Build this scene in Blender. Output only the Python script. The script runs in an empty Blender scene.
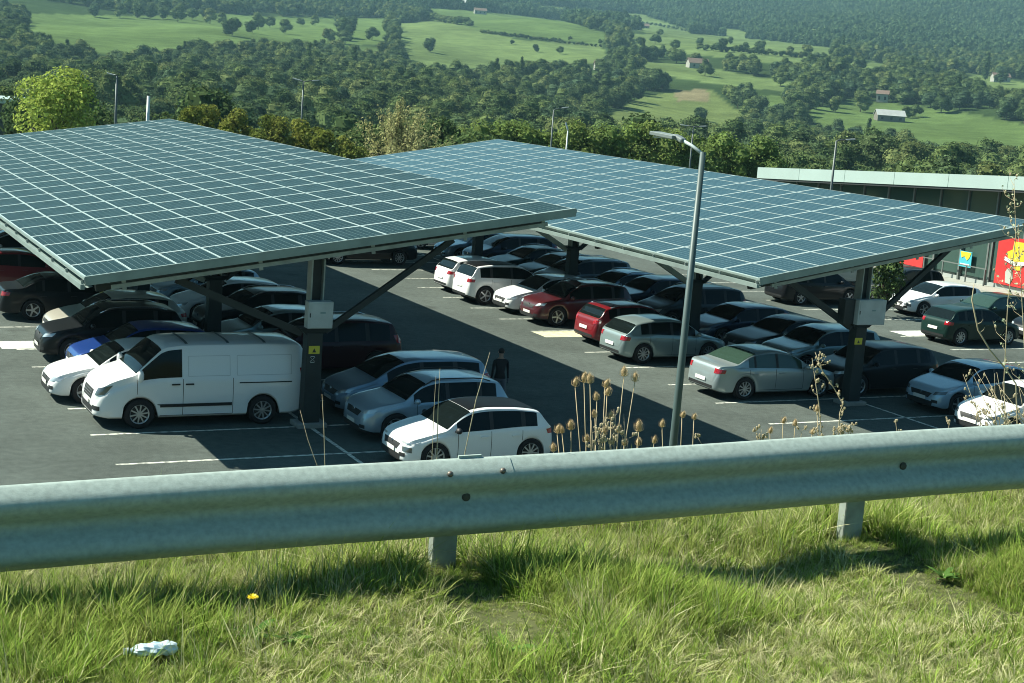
import bpy, bmesh, math, random
import numpy as np
from mathutils import Vector, Matrix, Euler
from mathutils.bvhtree import BVHTree
random.seed(7); rng = np.random.default_rng(7)
SC = bpy.context.scene; C = SC.collection
R = math.radians

# ------------------------------------------------------------------ camera (solved from the bay markings)
FPX, CY = 1497.5284, 341.5
PI_, RO, YA, CH = 0.17182549, -0.07552038, 0.48393634, 8.52779601
fw = Vector((math.sin(YA)*math.cos(PI_), math.cos(YA)*math.cos(PI_), -math.sin(PI_)))
rt0 = Vector((math.cos(YA), -math.sin(YA), 0)); up0 = rt0.cross(fw)
rt = math.cos(RO)*rt0 - math.sin(RO)*up0
up = math.sin(RO)*rt0 + math.cos(RO)*up0
CAM = Vector((0, 0, CH))
cam = bpy.data.cameras.new('camera'); co = bpy.data.objects.new('camera', cam); C.objects.link(co)
M = Matrix((rt, up, -fw)).transposed().to_4x4(); M.translation = CAM
co.matrix_world = M
cam.sensor_width = 36; cam.lens = FPX*36/1024; cam.clip_start = .1; cam.clip_end = 30000
SC.camera = co

def ray(x, y): return fw*FPX + rt*(x-512) - up*(y-CY)
def onD(x, y, d): return CAM + ray(x, y)*(d/FPX)
def gnd(x, y, z=0.):
    d = ray(x, y); return CAM + d*((z-CH)/d.z)
def proj(P):
    q = Vector(P)-CAM; w = q.dot(fw)
    if w < .01: return (-9999, -9999)
    return (512+FPX*q.dot(rt)/w, CY-FPX*q.dot(up)/w)
hfx, hfy = math.sin(YA), math.cos(YA)

# ------------------------------------------------------------------ light, sky
SD = Vector((-.78, .65, 1.0)).normalized()
el = math.asin(SD.z); az = math.atan2(SD.x, SD.y)
w = bpy.data.worlds.new('World'); SC.world = w; w.use_nodes = True
nt = w.node_tree; bg = nt.nodes['Background']
sky = nt.nodes.new('ShaderNodeTexSky'); sky.sky_type = 'NISHITA'; sky.sun_disc = False
sky.sun_elevation = el; sky.sun_rotation = az; sky.altitude = 400
tint = nt.nodes.new('ShaderNodeMixRGB'); tint.blend_type = 'MULTIPLY'; tint.inputs[0].default_value = 1; tint.inputs[2].default_value = (.32, .72, .80, 1)
nt.links.new(sky.outputs[0], tint.inputs[1]); nt.links.new(tint.outputs[0], bg.inputs[0]); bg.inputs[1].default_value = .05
sl = bpy.data.lights.new('sun', 'SUN'); so = bpy.data.objects.new('sun', sl); C.objects.link(so)
sl.energy = 5.0; sl.angle = R(.5); sl.color = (1, .975, .83)
so.rotation_euler = SD.to_track_quat('Z', 'Y').to_euler(); so.location = (0, 0, 60)
SC.cycles.filter_width = 1.0
SC.view_settings.view_transform = 'Standard'; SC.view_settings.look = 'None'
SC.view_settings.gamma = 1; SC.view_settings.exposure = 1.2; SC.view_settings.use_curve_mapping = False

# ------------------------------------------------------------------ helpers
MATS = {}
def mat(name, col, rough=.6, metal=0, coat=0, noise=None, spec=.5, bump=None, emit=None, trans=0):
    """noise=(scale, amount) varies the colour; bump=(scale, strength)"""
    if name in MATS: return MATS[name]
    m = bpy.data.materials.new(name); m.use_nodes = True; n = m.node_tree; b = n.nodes['Principled BSDF']
    b.inputs['Base Color'].default_value = (*col, 1); b.inputs['Roughness'].default_value = rough
    b.inputs['Metallic'].default_value = metal; b.inputs['Coat Weight'].default_value = coat
    b.inputs['Coat Roughness'].default_value = .04
    b.inputs['Specular IOR Level'].default_value = spec
    tc = None
    if noise or bump: tc = n.nodes.new('ShaderNodeTexCoord')
    if noise:
        t = n.nodes.new('ShaderNodeTexNoise'); t.inputs['Scale'].default_value = noise[0]; t.inputs['Detail'].default_value = 5
        n.links.new(tc.outputs['Object'], t.inputs['Vector'])
        r = n.nodes.new('ShaderNodeMapRange'); r.inputs[1].default_value = .3; r.inputs[2].default_value = .7
        r.inputs[3].default_value = 1-noise[1]; r.inputs[4].default_value = 1+noise[1]
        n.links.new(t.outputs[0], r.inputs[0])
        x = n.nodes.new('ShaderNodeMixRGB'); x.blend_type = 'MULTIPLY'; x.inputs[0].default_value = 1
        x.inputs[1].default_value = (*col, 1); n.links.new(r.outputs[0], x.inputs[2])
        n.links.new(x.outputs[0], b.inputs['Base Color'])
    if bump:
        t = n.nodes.new('ShaderNodeTexNoise'); t.inputs['Scale'].default_value = bump[0]
        n.links.new(tc.outputs['Object'], t.inputs['Vector'])
        bp = n.nodes.new('ShaderNodeBump'); bp.inputs['Strength'].default_value = bump[1]; bp.inputs['Distance'].default_value = .02
        n.links.new(t.outputs[0], bp.inputs['Height']); n.links.new(bp.outputs[0], b.inputs['Normal'])
    MATS[name] = m; return m

def leafmat(name, cols, var=.35, trans=.25):
    """foliage: per-instance colour from a small ramp, some light through the leaf"""
    if name in MATS: return MATS[name]
    m = bpy.data.materials.new(name); m.use_nodes = True; n = m.node_tree
    for x in list(n.nodes): n.nodes.remove(x)
    out = n.nodes.new('ShaderNodeOutputMaterial'); oi = n.nodes.new('ShaderNodeObjectInfo')
    rp = n.nodes.new('ShaderNodeValToRGB'); e = rp.color_ramp.elements
    for i, c in enumerate(cols):
        p = i/(max(1, len(cols)-1))
        q = e[i] if i < 2 else e.new(p)
        q.position = p; q.color = (*c, 1)
    n.links.new(oi.outputs['Random'], rp.inputs[0])
    g = n.nodes.new('ShaderNodeNewGeometry')
    r = n.nodes.new('ShaderNodeMapRange'); r.inputs[3].default_value = 1-var; r.inputs[4].default_value = 1+var
    n.links.new(g.outputs['Random Per Island'], r.inputs[0])
    x = n.nodes.new('ShaderNodeMixRGB'); x.blend_type = 'MULTIPLY'; x.inputs[0].default_value = 1
    n.links.new(rp.outputs[0], x.inputs[1]); n.links.new(r.outputs[0], x.inputs[2])
    d = n.nodes.new('ShaderNodeBsdfDiffuse'); t = n.nodes.new('ShaderNodeBsdfTranslucent')
    mx = n.nodes.new('ShaderNodeMixShader'); mx.inputs[0].default_value = trans
    n.links.new(x.outputs[0], d.inputs[0]); n.links.new(x.outputs[0], t.inputs[0])
    n.links.new(d.outputs[0], mx.inputs[1]); n.links.new(t.outputs[0], mx.inputs[2]); n.links.new(mx.outputs[0], out.inputs[0])
    MATS[name] = m; return m

def tag(o, label=None, cat=None, group=None, kind=None):
    if label: o['label'] = label
    if cat: o['category'] = cat
    if group: o['group'] = group
    if kind: o['kind'] = kind
    return o
def empty(name, loc=(0, 0, 0), rz=0, label=None, cat=None, group=None):
    o = bpy.data.objects.new(name, None); C.objects.link(o); o.location = loc; o.rotation_euler = (0, 0, rz)
    o.empty_display_size = .3
    return tag(o, label, cat, group)
def link(name, me, m=None, parent=None):
    o = bpy.data.objects.new(name, me); C.objects.link(o)
    if parent: o.parent = parent
    if m is not None:
        for x in (m if isinstance(m, (list, tuple)) else [m]): me.materials.append(x)
    return o

class MB:
    """collects simple shapes into ONE mesh object"""
    def __init__(s): s.v = []; s.f = []; s.mi = []
    def add(s, V, F, mi=0):
        b = len(s.v); s.v += [tuple(x) for x in V]; s.f += [tuple(i+b for i in f) for f in F]; s.mi += [mi]*len(F); return s
    def box(s, c, d, rot=None, mi=0, taper=1):
        hx, hy, hz = d[0]/2, d[1]/2, d[2]/2
        V = [Vector((x*hx*(taper if z < 0 else 1), y*hy*(taper if z < 0 else 1), z*hz)) for z in (-1, 1) for x, y in ((-1, -1), (1, -1), (1, 1), (-1, 1))]
        if rot is not None: V = [rot @ v for v in V]
        c = Vector(c); V = [v+c for v in V]
        return s.add(V, [(3, 2, 1, 0), (4, 5, 6, 7), (0, 1, 5, 4), (1, 2, 6, 5), (2, 3, 7, 6), (3, 0, 4, 7)], mi)
    def bar(s, a, b, wd, h, mi=0, upv=(0, 0, 1)):
        a, b = Vector(a), Vector(b); d = (b-a); L = d.length; d.normalize(); u = Vector(upv)
        if abs(d.dot(u)) > .98: u = Vector((0, 1, 0))
        sd = d.cross(u).normalized(); u2 = sd.cross(d)
        rot = Matrix((d, -sd, u2)).transposed()
        return s.box((a+b)/2, (L, wd, h), rot, mi)
    def tube(s, pts, rad, n=8, mi=0, cap=True):
        pts = [Vector(p) for p in pts]
        if not isinstance(rad, (list, tuple)): rad = [rad]*len(pts)
        V = []; F = []; prev = None
        for i, p in enumerate(pts):
            d = (pts[min(i+1, len(pts)-1)]-pts[max(i-1, 0)])
            d = d.normalized() if d.length > 1e-9 else Vector((0, 0, 1))
            if prev is None:
                a = d.orthogonal().normalized()
            else:
                a = (prev-d*prev.dot(d)); a = a.normalized() if a.length > 1e-6 else d.orthogonal().normalized()
            prev = a; b = d.cross(a)
            for k in range(n):
                t = 2*math.pi*k/n; V.append(p+(a*math.cos(t)+b*math.sin(t))*rad[i])
        for i in range(len(pts)-1):
            for k in range(n): F.append((i*n+k, i*n+(k+1) % n, (i+1)*n+(k+1) % n, (i+1)*n+k))
        if cap: F.append(tuple(range(n))[::-1]); F.append(tuple((len(pts)-1)*n+k for k in range(n)))
        return s.add(V, F, mi)
    def ball(s, c, r, n=8, mi=0):
        r = r if isinstance(r, (list, tuple)) else (r, r, r); V = []; F = []; m = n//2
        for i in range(m+1):
            t = math.pi*i/m
            for k in range(n):
                p = 2*math.pi*k/n; V.append((c[0]+r[0]*math.sin(t)*math.cos(p), c[1]+r[1]*math.sin(t)*math.sin(p), c[2]+r[2]*math.cos(t)))
        for i in range(m):
            for k in range(n): F.append((i*n+k, (i+1)*n+k, (i+1)*n+(k+1) % n, i*n+(k+1) % n))
        return s.add(V, F, mi)
    def mesh(s, name):
        me = bpy.data.meshes.new(name); me.from_pydata(s.v, [], s.f); me.polygons.foreach_set('material_index', s.mi); me.update(); return me
    def build(s, name, m, parent=None, smooth=False, bevel=0):
        me = s.mesh(name)
        if smooth: me.polygons.foreach_set('use_smooth', [True]*len(me.polygons))
        o = link(name, me, m, parent)
        if bevel:
            b = o.modifiers.new('bevel', 'BEVEL'); b.width = bevel; b.segments = 2; b.limit_method = 'ANGLE'
        return o

def interp(x, pts):
    xs = [p[0] for p in pts]; ys = [p[1] for p in pts]
    if x <= xs[0]: return ys[0]
    if x >= xs[-1]: return ys[-1]
    for i in range(len(xs)-1):
        if x <= xs[i+1]:
            n = len(xs); h = xs[i+1]-xs[i]; t = (x-xs[i])/h
            def sl(j):
                if j <= 0 or j >= n-1: return None
                a = (ys[j]-ys[j-1])/(xs[j]-xs[j-1]); b = (ys[j+1]-ys[j])/(xs[j+1]-xs[j])
                return 0 if a*b <= 0 else 2*a*b/(a+b)
            dlt = (ys[i+1]-ys[i])/h; m0 = sl(i); m1 = sl(i+1)
            m0 = dlt if m0 is None else m0; m1 = dlt if m1 is None else m1
            return (2*t**3-3*t*t+1)*ys[i]+(t**3-2*t*t+t)*h*m0+(-2*t**3+3*t*t)*ys[i+1]+(t**3-t*t)*h*m1
    return ys[-1]

def make_stuff(name, pts, scl, rot, idx, meshes_mats, label, cat, structure=False):
    """uncountable stuff: one object that instances a few meshes over its points"""
    col = bpy.data.collections.new(name+'_kinds')
    for i, (me) in enumerate(meshes_mats):
        o = bpy.data.objects.new('%s_kind_%02d' % (name, i), me); col.objects.link(o)
    me = bpy.data.meshes.new(name); me.from_pydata([tuple(p) for p in pts], [], [])
    a = me.attributes.new('scl', 'FLOAT_VECTOR', 'POINT'); a.data.foreach_set('vector', np.array(scl, dtype=np.float32).ravel())
    a = me.attributes.new('rot', 'FLOAT_VECTOR', 'POINT'); a.data.foreach_set('vector', np.array(rot, dtype=np.float32).ravel())
    a = me.attributes.new('idx', 'INT', 'POINT'); a.data.foreach_set('value', np.array(idx, dtype=np.int32))
    o = bpy.data.objects.new(name, me); C.objects.link(o)
    g = bpy.data.node_groups.new(name, 'GeometryNodeTree')
    g.interface.new_socket('Geometry', in_out='INPUT', socket_type='NodeSocketGeometry')
    g.interface.new_socket('Geometry', in_out='OUTPUT', socket_type='NodeSocketGeometry')
    N = g.nodes.new; L = g.links.new
    gi = N('NodeGroupInput'); go = N('NodeGroupOutput'); mp = N('GeometryNodeMeshToPoints'); ip = N('GeometryNodeInstanceOnPoints')
    ci = N('GeometryNodeCollectionInfo'); ci.inputs['Collection'].default_value = col
    ci.inputs['Separate Children'].default_value = True; ci.inputs['Reset Children'].default_value = True
    def attr(nm, t):
        x = N('GeometryNodeInputNamedAttribute'); x.data_type = t; x.inputs['Name'].default_value = nm; return x
    s_, r_, i_ = attr('scl', 'FLOAT_VECTOR'), attr('rot', 'FLOAT_VECTOR'), attr('idx', 'INT')
    er = N('FunctionNodeEulerToRotation')
    L(gi.outputs[0], mp.inputs[0]); L(mp.outputs[0], ip.inputs['Points']); L(ci.outputs[0], ip.inputs['Instance'])
    ip.inputs['Pick Instance'].default_value = True
    L(i_.outputs[0], ip.inputs['Instance Index']); L(r_.outputs[0], er.inputs[0]); L(er.outputs[0], ip.inputs['Rotation'])
    L(s_.outputs[0], ip.inputs['Scale']); L(ip.outputs[0], go.inputs[0])
    md = o.modifiers.new('scatter', 'NODES'); md.node_group = g
    tag(o, label, cat, kind='stuff'); return o

# ------------------------------------------------------------------ terrain
PROF = [(0, 0), (112, 0), (135, -2.5), (180, -7), (250, -10), (420, -11.5), (520, -11), (600, -8), (700, -3), (800, 4), (1000, 20), (1300, 44), (1700, 76), (2300, 135), (3000, 222), (4000, 360), (5200, 560), (6500, 800)]
def tz(X, Y):
    D = X*hfx+Y*hfy; T = X*hfy-Y*hfx
    e0 = 6.4
    if Y < e0: z = 6.5
    elif Y < 19.2:
        t = (Y-e0)/(19.2-e0); z = 6.5*(1-t)**1.25
    else: z = 0
    if Y < 12: z += .02*math.sin(X*2.3+Y*1.7)+.015*math.sin(X*5.1-Y*4.3)
    if D > 112:
        z = interp(D, PROF); k = min(1, (D-112)/500)
        z += k*(3.5*math.sin(T/95+D/210)+2.2*math.sin(T/47-D/130+1)+1.2*math.sin(T/23+D/60))
        if D > 1500: z += min(1, (D-1500)/900)*(16*math.sin(T/260+D/500)+9*math.sin(T/120-D/230))
    return z
LOT = (-60, 19.2, 92, 96)
def terr_hit(x, y, d0=112, d1=7000):
    d = ray(x, y); d = d/math.hypot(d.x, d.y); D = d0; pv = None
    while D < d1:
        P = CAM+d*D
        if P.z < tz(P.x, P.y):
            lo, hi = D/1.02, D
            for _ in range(8):
                m_ = (lo+hi)/2; P = CAM+d*m_
                if P.z < tz(P.x, P.y): hi = m_
                else: lo = m_
            P = CAM+d*hi; P.z = tz(P.x, P.y); return P
        D *= 1.02
    return None

# meadows, as outlines seen on the hillside, draped on the ground
FIELDS = [
 ([(22, 13), (130, 16), (205, 12), (262, 16), (385, 18), (388, 44), (345, 46), (262, 44), (215, 44), (150, 54), (118, 56), (60, 46), (28, 32)], 0),
 ([(395, 24), (440, 20), (520, 40), (600, 44), (612, 62), (560, 66), (410, 70), (398, 48)], 1),
 ([(420, 8), (470, 10), (560, 20), (610, 34), (600, 44), (520, 38), (430, 20)], 0),
 ([(480, 0), (640, 14), (690, 30), (690, 44), (600, 20), (480, 8)], 1),
 ([(600, 122), (640, 98), (680, 90), (712, 90), (752, 122), (700, 138), (610, 134)], 2),
 ([(800, 112), (850, 100), (905, 104), (960, 112), (1024, 124), (1060, 134), (1060, 160), (1024, 160), (960, 154), (900, 138), (830, 130)], 0),
 ([(620, 34), (660, 34), (700, 34), (780, 42), (835, 48), (832, 62), (770, 60), (700, 56), (640, 46)], 1),
 ([(752, 54), (800, 58), (806, 66), (755, 62)], 1),
 ([(758, 94), (790, 98), (785, 114), (764, 108)], 0),
 ([(842, 60), (872, 62), (905, 70), (880, 72), (845, 67)], 1),
 ([(706, 26), (740, 30), (765, 38), (735, 38), (706, 33)], 1),
 ([(560, 72), (600, 74), (640, 84), (600, 82)], 1),
 ([(355, 46), (392, 50), (390, 58), (360, 56)], 0),
 ([(770, 24), (820, 30), (860, 42), (815, 38)], 1),
 ([(960, 72), (1000, 78), (1040, 86), (1040, 96), (985, 92)], 1),
 ([(640, 62), (690, 64), (752, 76), (800, 84), (796, 92), (742, 88), (690, 80), (640, 72)], 1),
]
def inpoly(x, y, P):
    c = False; j = len(P)-1
    for i in range(len(P)):
        if (P[i][1] > y) != (P[j][1] > y) and x < (P[j][0]-P[i][0])*(y-P[i][1])/(P[j][1]-P[i][1])+P[i][0]: c = not c
        j = i
    return c
def field_at(x, y):
    for P, k in FIELDS:
        if inpoly(x, y, P): return k
    return -1

def build_terrain():
    # polar grid round the camera; fine inside the view, coarse elsewhere
    angs = []
    a = -180.
    ctr = math.degrees(YA)
    while a < 180:
        angs.append(a); d = abs((a-ctr+180) % 360-180); a += .13 if d < 22 else (.8 if d < 35 else 4)
    rs = [0.01]; r = 2.
    while r < 20: rs.append(r); r += .5
    while r < 200: rs.append(r); r *= 1.06
    while r < 7500: rs.append(r); r *= 1.013
    rs.append(9000)
    nA, nR = len(angs), len(rs); V = np.zeros((nR*nA, 3)); col = np.zeros((nR*nA, 4), dtype=np.float32); col[:, 3] = 1
    C0 = {0: (.082, .125, .040), 1: (.10, .140, .05), 2: (.11, .145, .05)}
    i = 0
    for r in rs:
        for a in angs:
            X, Y = r*math.sin(R(a)), r*math.cos(R(a)); z = tz(X, Y); D = X*hfx+Y*hfy
            if LOT[0] < X < LOT[2] and LOT[1]+1 < Y < LOT[3] and z > -1.5: z -= .3
            V[i] = (X, Y, z)
            if D > 112 and r > 112:
                px, py = proj((X, Y, z)); k = field_at(px, py)
                if k >= 0: c = C0[k]
                elif r > 380: c = (.03, .05, .018)
                else: c = (.07, .10, .035)
                if k == 2 and 676 < px < 708 and py < 101: c = (.17, .15, .085)
            else: c = (.10, .11, .05)
            col[i, :3] = c; i += 1
    F = []
    for j in range(nR-1):
        for k in range(nA):
            k2 = (k+1) % nA; F.append((j*nA+k, j*nA+k2, (j+1)*nA+k2, (j+1)*nA+k))
    me = bpy.data.meshes.new('terrain'); me.from_pydata(V.tolist(), [], F)
    ca = me.color_attributes.new('cover', 'FLOAT_COLOR', 'POINT'); ca.data.foreach_set('color', col.ravel())
    me.polygons.foreach_set('use_smooth', [True]*len(me.polygons)); me.update()
    m = bpy.data.materials.new('meadow_ground'); m.use_nodes = True; n = m.node_tree; b = n.nodes['Principled BSDF']
    at = n.nodes.new('ShaderNodeAttribute'); at.attribute_name = 'cover'; tc = n.nodes.new('ShaderNodeTexCoord')
    x = None; src = at.outputs[0]
    for sc_, am in ((.012, .28), (.09, .2), (1.1, .25)):
        t = n.nodes.new('ShaderNodeTexNoise'); t.inputs['Scale'].default_value = sc_; t.inputs['Detail'].default_value = 6
        n.links.new(tc.outputs['Object'], t.inputs['Vector'])
        rr = n.nodes.new('ShaderNodeMapRange'); rr.inputs[1].default_value = .3; rr.inputs[2].default_value = .7; rr.inputs[3].default_value = 1-am; rr.inputs[4].default_value = 1+am
        n.links.new(t.outputs[0], rr.inputs[0]); x = n.nodes.new('ShaderNodeMixRGB'); x.blend_type = 'MULTIPLY'; x.inputs[0].default_value = 1
        n.links.new(src, x.inputs[1]); n.links.new(rr.outputs[0], x.inputs[2]); src = x.outputs[0]
    n.links.new(src, b.inputs['Base Color']); b.inputs['Roughness'].default_value = 1; b.inputs['Specular IOR Level'].default_value = 0
    o = link('terrain', me, m); tag(o, kind='structure')
build_terrain()

# ------------------------------------------------------------------ car park surface and markings
def asphalt_mat(name, base):
    m = bpy.data.materials.new(name); m.use_nodes = True; n = m.node_tree; b = n.nodes['Principled BSDF']
    tc = n.nodes.new('ShaderNodeTexCoord'); src = None
    rgb = n.nodes.new('ShaderNodeRGB'); rgb.outputs[0].default_value = (*base, 1); src = rgb.outputs[0]
    for sc_, am, det in ((.12, .2, 5), (.7, .12, 6), (5, .14, 6), (40, .3, 2)):
        t = n.nodes.new('ShaderNodeTexNoise'); t.inputs['Scale'].default_value = sc_; t.inputs['Detail'].default_value = det
        n.links.new(tc.outputs['Object'], t.inputs['Vector'])
        rr = n.nodes.new('ShaderNodeMapRange'); rr.inputs[1].default_value = .3; rr.inputs[2].default_value = .7; rr.inputs[3].default_value = 1-am; rr.inputs[4].default_value = 1+am
        n.links.new(t.outputs[0], rr.inputs[0]); x = n.nodes.new('ShaderNodeMixRGB'); x.blend_type = 'MULTIPLY'; x.inputs[0].default_value = 1
        n.links.new(src, x.inputs[1]); n.links.new(rr.outputs[0], x.inputs[2]); src = x.outputs[0]
    # oil spots left where engines stand
    v = n.nodes.new('ShaderNodeTexVoronoi'); v.inputs['Scale'].default_value = .35; n.links.new(tc.outputs['Object'], v.inputs['Vector'])
    rr = n.nodes.new('ShaderNodeMapRange'); rr.inputs[1].default_value = .03; rr.inputs[2].default_value = .16; rr.inputs[3].default_value = .55; rr.inputs[4].default_value = 1
    n.links.new(v.outputs['Distance'], rr.inputs[0]); x = n.nodes.new('ShaderNodeMixRGB'); x.blend_type = 'MULTIPLY'; x.inputs[0].default_value = .7
    n.links.new(src, x.inputs[1]); n.links.new(rr.outputs[0], x.inputs[2]); src = x.outputs[0]
    n.links.new(src, b.inputs['Base Color']); b.inputs['Roughness'].default_value = .9; b.inputs['Specular IOR Level'].default_value = .08
    t = n.nodes.new('ShaderNodeTexNoise'); t.inputs['Scale'].default_value = 60; n.links.new(tc.outputs['Object'], t.inputs['Vector'])
    bp = n.nodes.new('ShaderNodeBump'); bp.inputs['Strength'].default_value = .5; bp.inputs['Distance'].default_value = .01
    n.links.new(t.outputs[0], bp.inputs['Height']); n.links.new(bp.outputs[0], b.inputs['Normal'])
    return m
ASP = asphalt_mat('asphalt', (.086, .103, .094))
b = MB(); b.add([(-60, 19.2, 0), (92, 19.2, 0), (92, 84, 0), (62, 96, 0), (-60, 96, 0)], [(0, 1, 2, 3, 4)])
tag(b.build('car_park_ground', ASP), kind='structure')
b = MB(); b.add([(-80, -9, 6.56), (80, -9, 6.56), (80, 3.6, 6.56), (-80, 3.6, 6.56)], [(0, 1, 2, 3)])
tag(b.build('road', ASP), kind='structure')
def paint_mat():
    m = mat('road_paint', (.62, .64, .56), .8)
    n = m.node_tree; b = n.nodes['Principled BSDF']; tc = n.nodes.new('ShaderNodeTexCoord')
    t = n.nodes.new('ShaderNodeTexNoise'); t.inputs['Scale'].default_value = 7; t.inputs['Detail'].default_value = 8; n.links.new(tc.outputs['Object'], t.inputs['Vector'])
    rp = n.nodes.new('ShaderNodeValToRGB'); rp.color_ramp.elements[0].position = .36; rp.color_ramp.elements[0].color = (.2, .21, .19, 1)
    rp.color_ramp.elements[1].position = .55; rp.color_ramp.elements[1].color = (.66, .68, .6, 1)
    n.links.new(t.outputs[0], rp.inputs[0]); n.links.new(rp.outputs[0], b.inputs['Base Color']); return m
PAINT = paint_mat()
PAINTY = mat('pale_yellow_paint', (.60, .60, .38), .8, noise=(5, .25))
Z1 = .004
mk = MB(); my = MB()
def rect(m_, x0, y0, x1, y1): m_.add([(x0, y0, Z1), (x1, y0, Z1), (x1, y1, Z1), (x0, y1, Z1)], [(0, 1, 2, 3)])
LW = .1
AY = [30.67, 33.25, 35.85, 38.35, 40.85, 43.35, 46.9, 50.4, 53.0, 55.5, 58, 60.5, 63, 65.5, 68]
CYS = [28.98, 31.48, 33.99, 36.45, 38.98, 41.47, 45.3, 47.75, 50.15, 52.68, 55.2, 57.7, 60.2, 62.7, 65.2, 67.7]
for y in AY: rect(mk, 6.98, y-LW/2, 12.1, y+LW/2); rect(mk, 12.2, y-LW/2, 17.3, y+LW/2)
for y in CYS: rect(mk, 24.5, y-LW/2, 29.22, y+LW/2); rect(mk, 29.32, y-LW/2, 34.2, y+LW/2)
EY = [33.2, 35.7, 38.3, 40.7, 43.4, 47.0, 49.5, 52, 54.5, 57, 59.5]
for y in EY: rect(mk, 39.6, y-LW/2, 44.5, y+LW/2)
for y in EY[1:]: rect(mk, 44.6, y-LW/2, 49.4, y+LW/2)
rect(mk, 12.1, 28.4, 12.2, 70); rect(mk, 29.22, 28.9, 29.32, 70)
tag(mk.build('bay_markings', PAINT), kind='structure')
# painted walkways beside the wide bays
rect(my, 24.5, 44.15, 28.9, 45.2)
tag(my.build('walkway_marking', PAINTY), kind='structure')
m2 = MB(); rect(m2, 6.6, 43.45, 8.9, 44.6); rect(m2, 40.0, 43.5, 44.3, 44.55)
tag(m2.build('hatched_marking', mat('worn_white_paint', (.6, .62, .55), .8, noise=(9, .35))), kind='structure')
# pavement with a kerb before the shop
b = MB(); b.box((55.6, 58, .06), (2.4, 36, .14)); tag(b.build('pavement', mat('pale_paving', (.33, .34, .30), .85, noise=(3, .12))), kind='structure')
b = MB(); b.box((51, 50, .07), (.0, .0, .0))

# ------------------------------------------------------------------ guard rail
GALV = mat('galvanised_steel', (.33, .40, .37), .6, metal=.0, spec=.12, noise=(38, .14), bump=(160, .05))
GALVD = mat('galvanised_post', (.30, .34, .31), .55, metal=.3, noise=(9, .3))
rA, rB = Vector((.83, 5.45, 6.95)), Vector((5.52, 5.13, 7.07))
rd = (rB-rA).normalized(); rn = Vector((rd.y, -rd.x, 0)).normalized()   # rn points to the road
prof = [(-.012, .158), (.006, .163), (.022, .158), (.058, .128), (.078, .11), (.082, .095), (.080, .078), (.066, .055), (.034, .03), (.018, .014), (.014, 0), (.018, -.014), (.034, -.03), (.066, -.055), (.080, -.078), (.082, -.095), (.078, -.11), (.058, -.128), (.022, -.158), (.006, -.163), (-.012, -.158)]
def rail_center(t):  # t = metres from rA; centre line 155 mm under the top
    return rA+rd*t-Vector((0, 0, .155))
rail = empty('guardrail', (0, 0, 0), label='galvanised steel crash barrier with rounded W profile above the grass verge', cat='guardrail')
def beam(t0, t1, off):
    V = []; n = len(prof); N = max(2, int((t1-t0)/.15))
    for i in range(N+1):
        t = t0+(t1-t0)*i/N; c = rail_center(t)+Vector((0, 0, .004*math.sin(t*1.9)))
        for (o_, z_) in prof: V.append(c+rn*(o_+off)+Vector((0, 0, z_)))
        for (o_, z_) in prof[::-1]: V.append(c+rn*(o_+off-.004)+Vector((0, 0, z_*.99)))
    F = []; m_ = 2*n
    for i in range(N):
        for k in range(m_): F.append((i*m_+k, (i+1)*m_+k, (i+1)*m_+(k+1) % m_, i*m_+(k+1) % m_))
    F.append(tuple(range(m_))); F.append(tuple(N*m_+k for k in range(m_))[::-1])
    b = MB(); b.add(V, F); o = b.build('rail_beam', GALV, rail, smooth=True)
    md = o.modifiers.new('edge', 'EDGE_SPLIT'); md.split_angle = R(50); return o
def rail_t(px, py):  # parameter along the rail for a pixel column
    best = 0; bd = 1e9
    for i in range(-400, 1200):
        q = proj(rail_center(i*.01)); d_ = abs(q[0]-px)
        if d_ < bd: bd = d_; best = i*.01
    return best
tj = rail_t(506, 0)
beam(-9, tj, .0); beam(tj-.32, 14, -.0045)
for t in (tj-.28, tj-.05):
    for z_, o_ in ((.118, .078),):
        c = rail_center(t)+rn*(o_-.004)+Vector((0, 0, z_)); b = MB()
        nrm = (rn*.75+Vector((0, 0, .66))).normalized()
        b.tube([c-nrm*.004, c+nrm*.006, c+nrm*.011, c+nrm*.013], [.012, .012, .008, .002], 14); b.build('bolt', mat('bolt_steel', (.16, .14, .12), .5, metal=.6), rail, smooth=True)
t = rail_t(466, 0); c = rail_center(t)+Vector((0, 0, .165)); b = MB(); b.box(c, (.10, .012, .014), Matrix((rd, rn, Vector((0, 0, 1)))).transposed()); b.build('splice_lip', GALV, rail)
for px in (900, 464):
    t = rail_t(px, 0); c = rail_center(t)+rn*.018; b = MB()
    b.tube([c-rn*.002, c+rn*.004, c+rn*.007], [.019, .017, .009], 12); b.build('bolt', mat('rusty_bolt', (.05, .055, .045), .7), rail, smooth=True)
pt0 = rail_t(453, 0); pt1 = rail_t(868, 0); dp = pt1-pt0
for k in range(-3, 6):
    t = pt0+dp*k; c = rail_center(t)-rn*.055; b = MB(); zt = tz(c.x, c.y)
    s_ = rd; a_ = c-Vector((0, 0, c.z-zt+.5))
    tp = c+Vector((0, 0, .12)); hw, dpth = .05, .05
    for (p_, q_, w1, w2) in ((0, 0, .1, .006), (-hw, -dpth/2, .006, dpth), (hw, -dpth/2, .006, dpth)):
        cc = (a_+tp)/2+rd*p_-rn*(-q_*1) ; rot = Matrix((rd, -rn, Vector((0, 0, 1)))).transposed()
        b.box(cc, (w1, w2, (tp-a_).z), rot)
    b.build('post', GALVD, rail)
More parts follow.
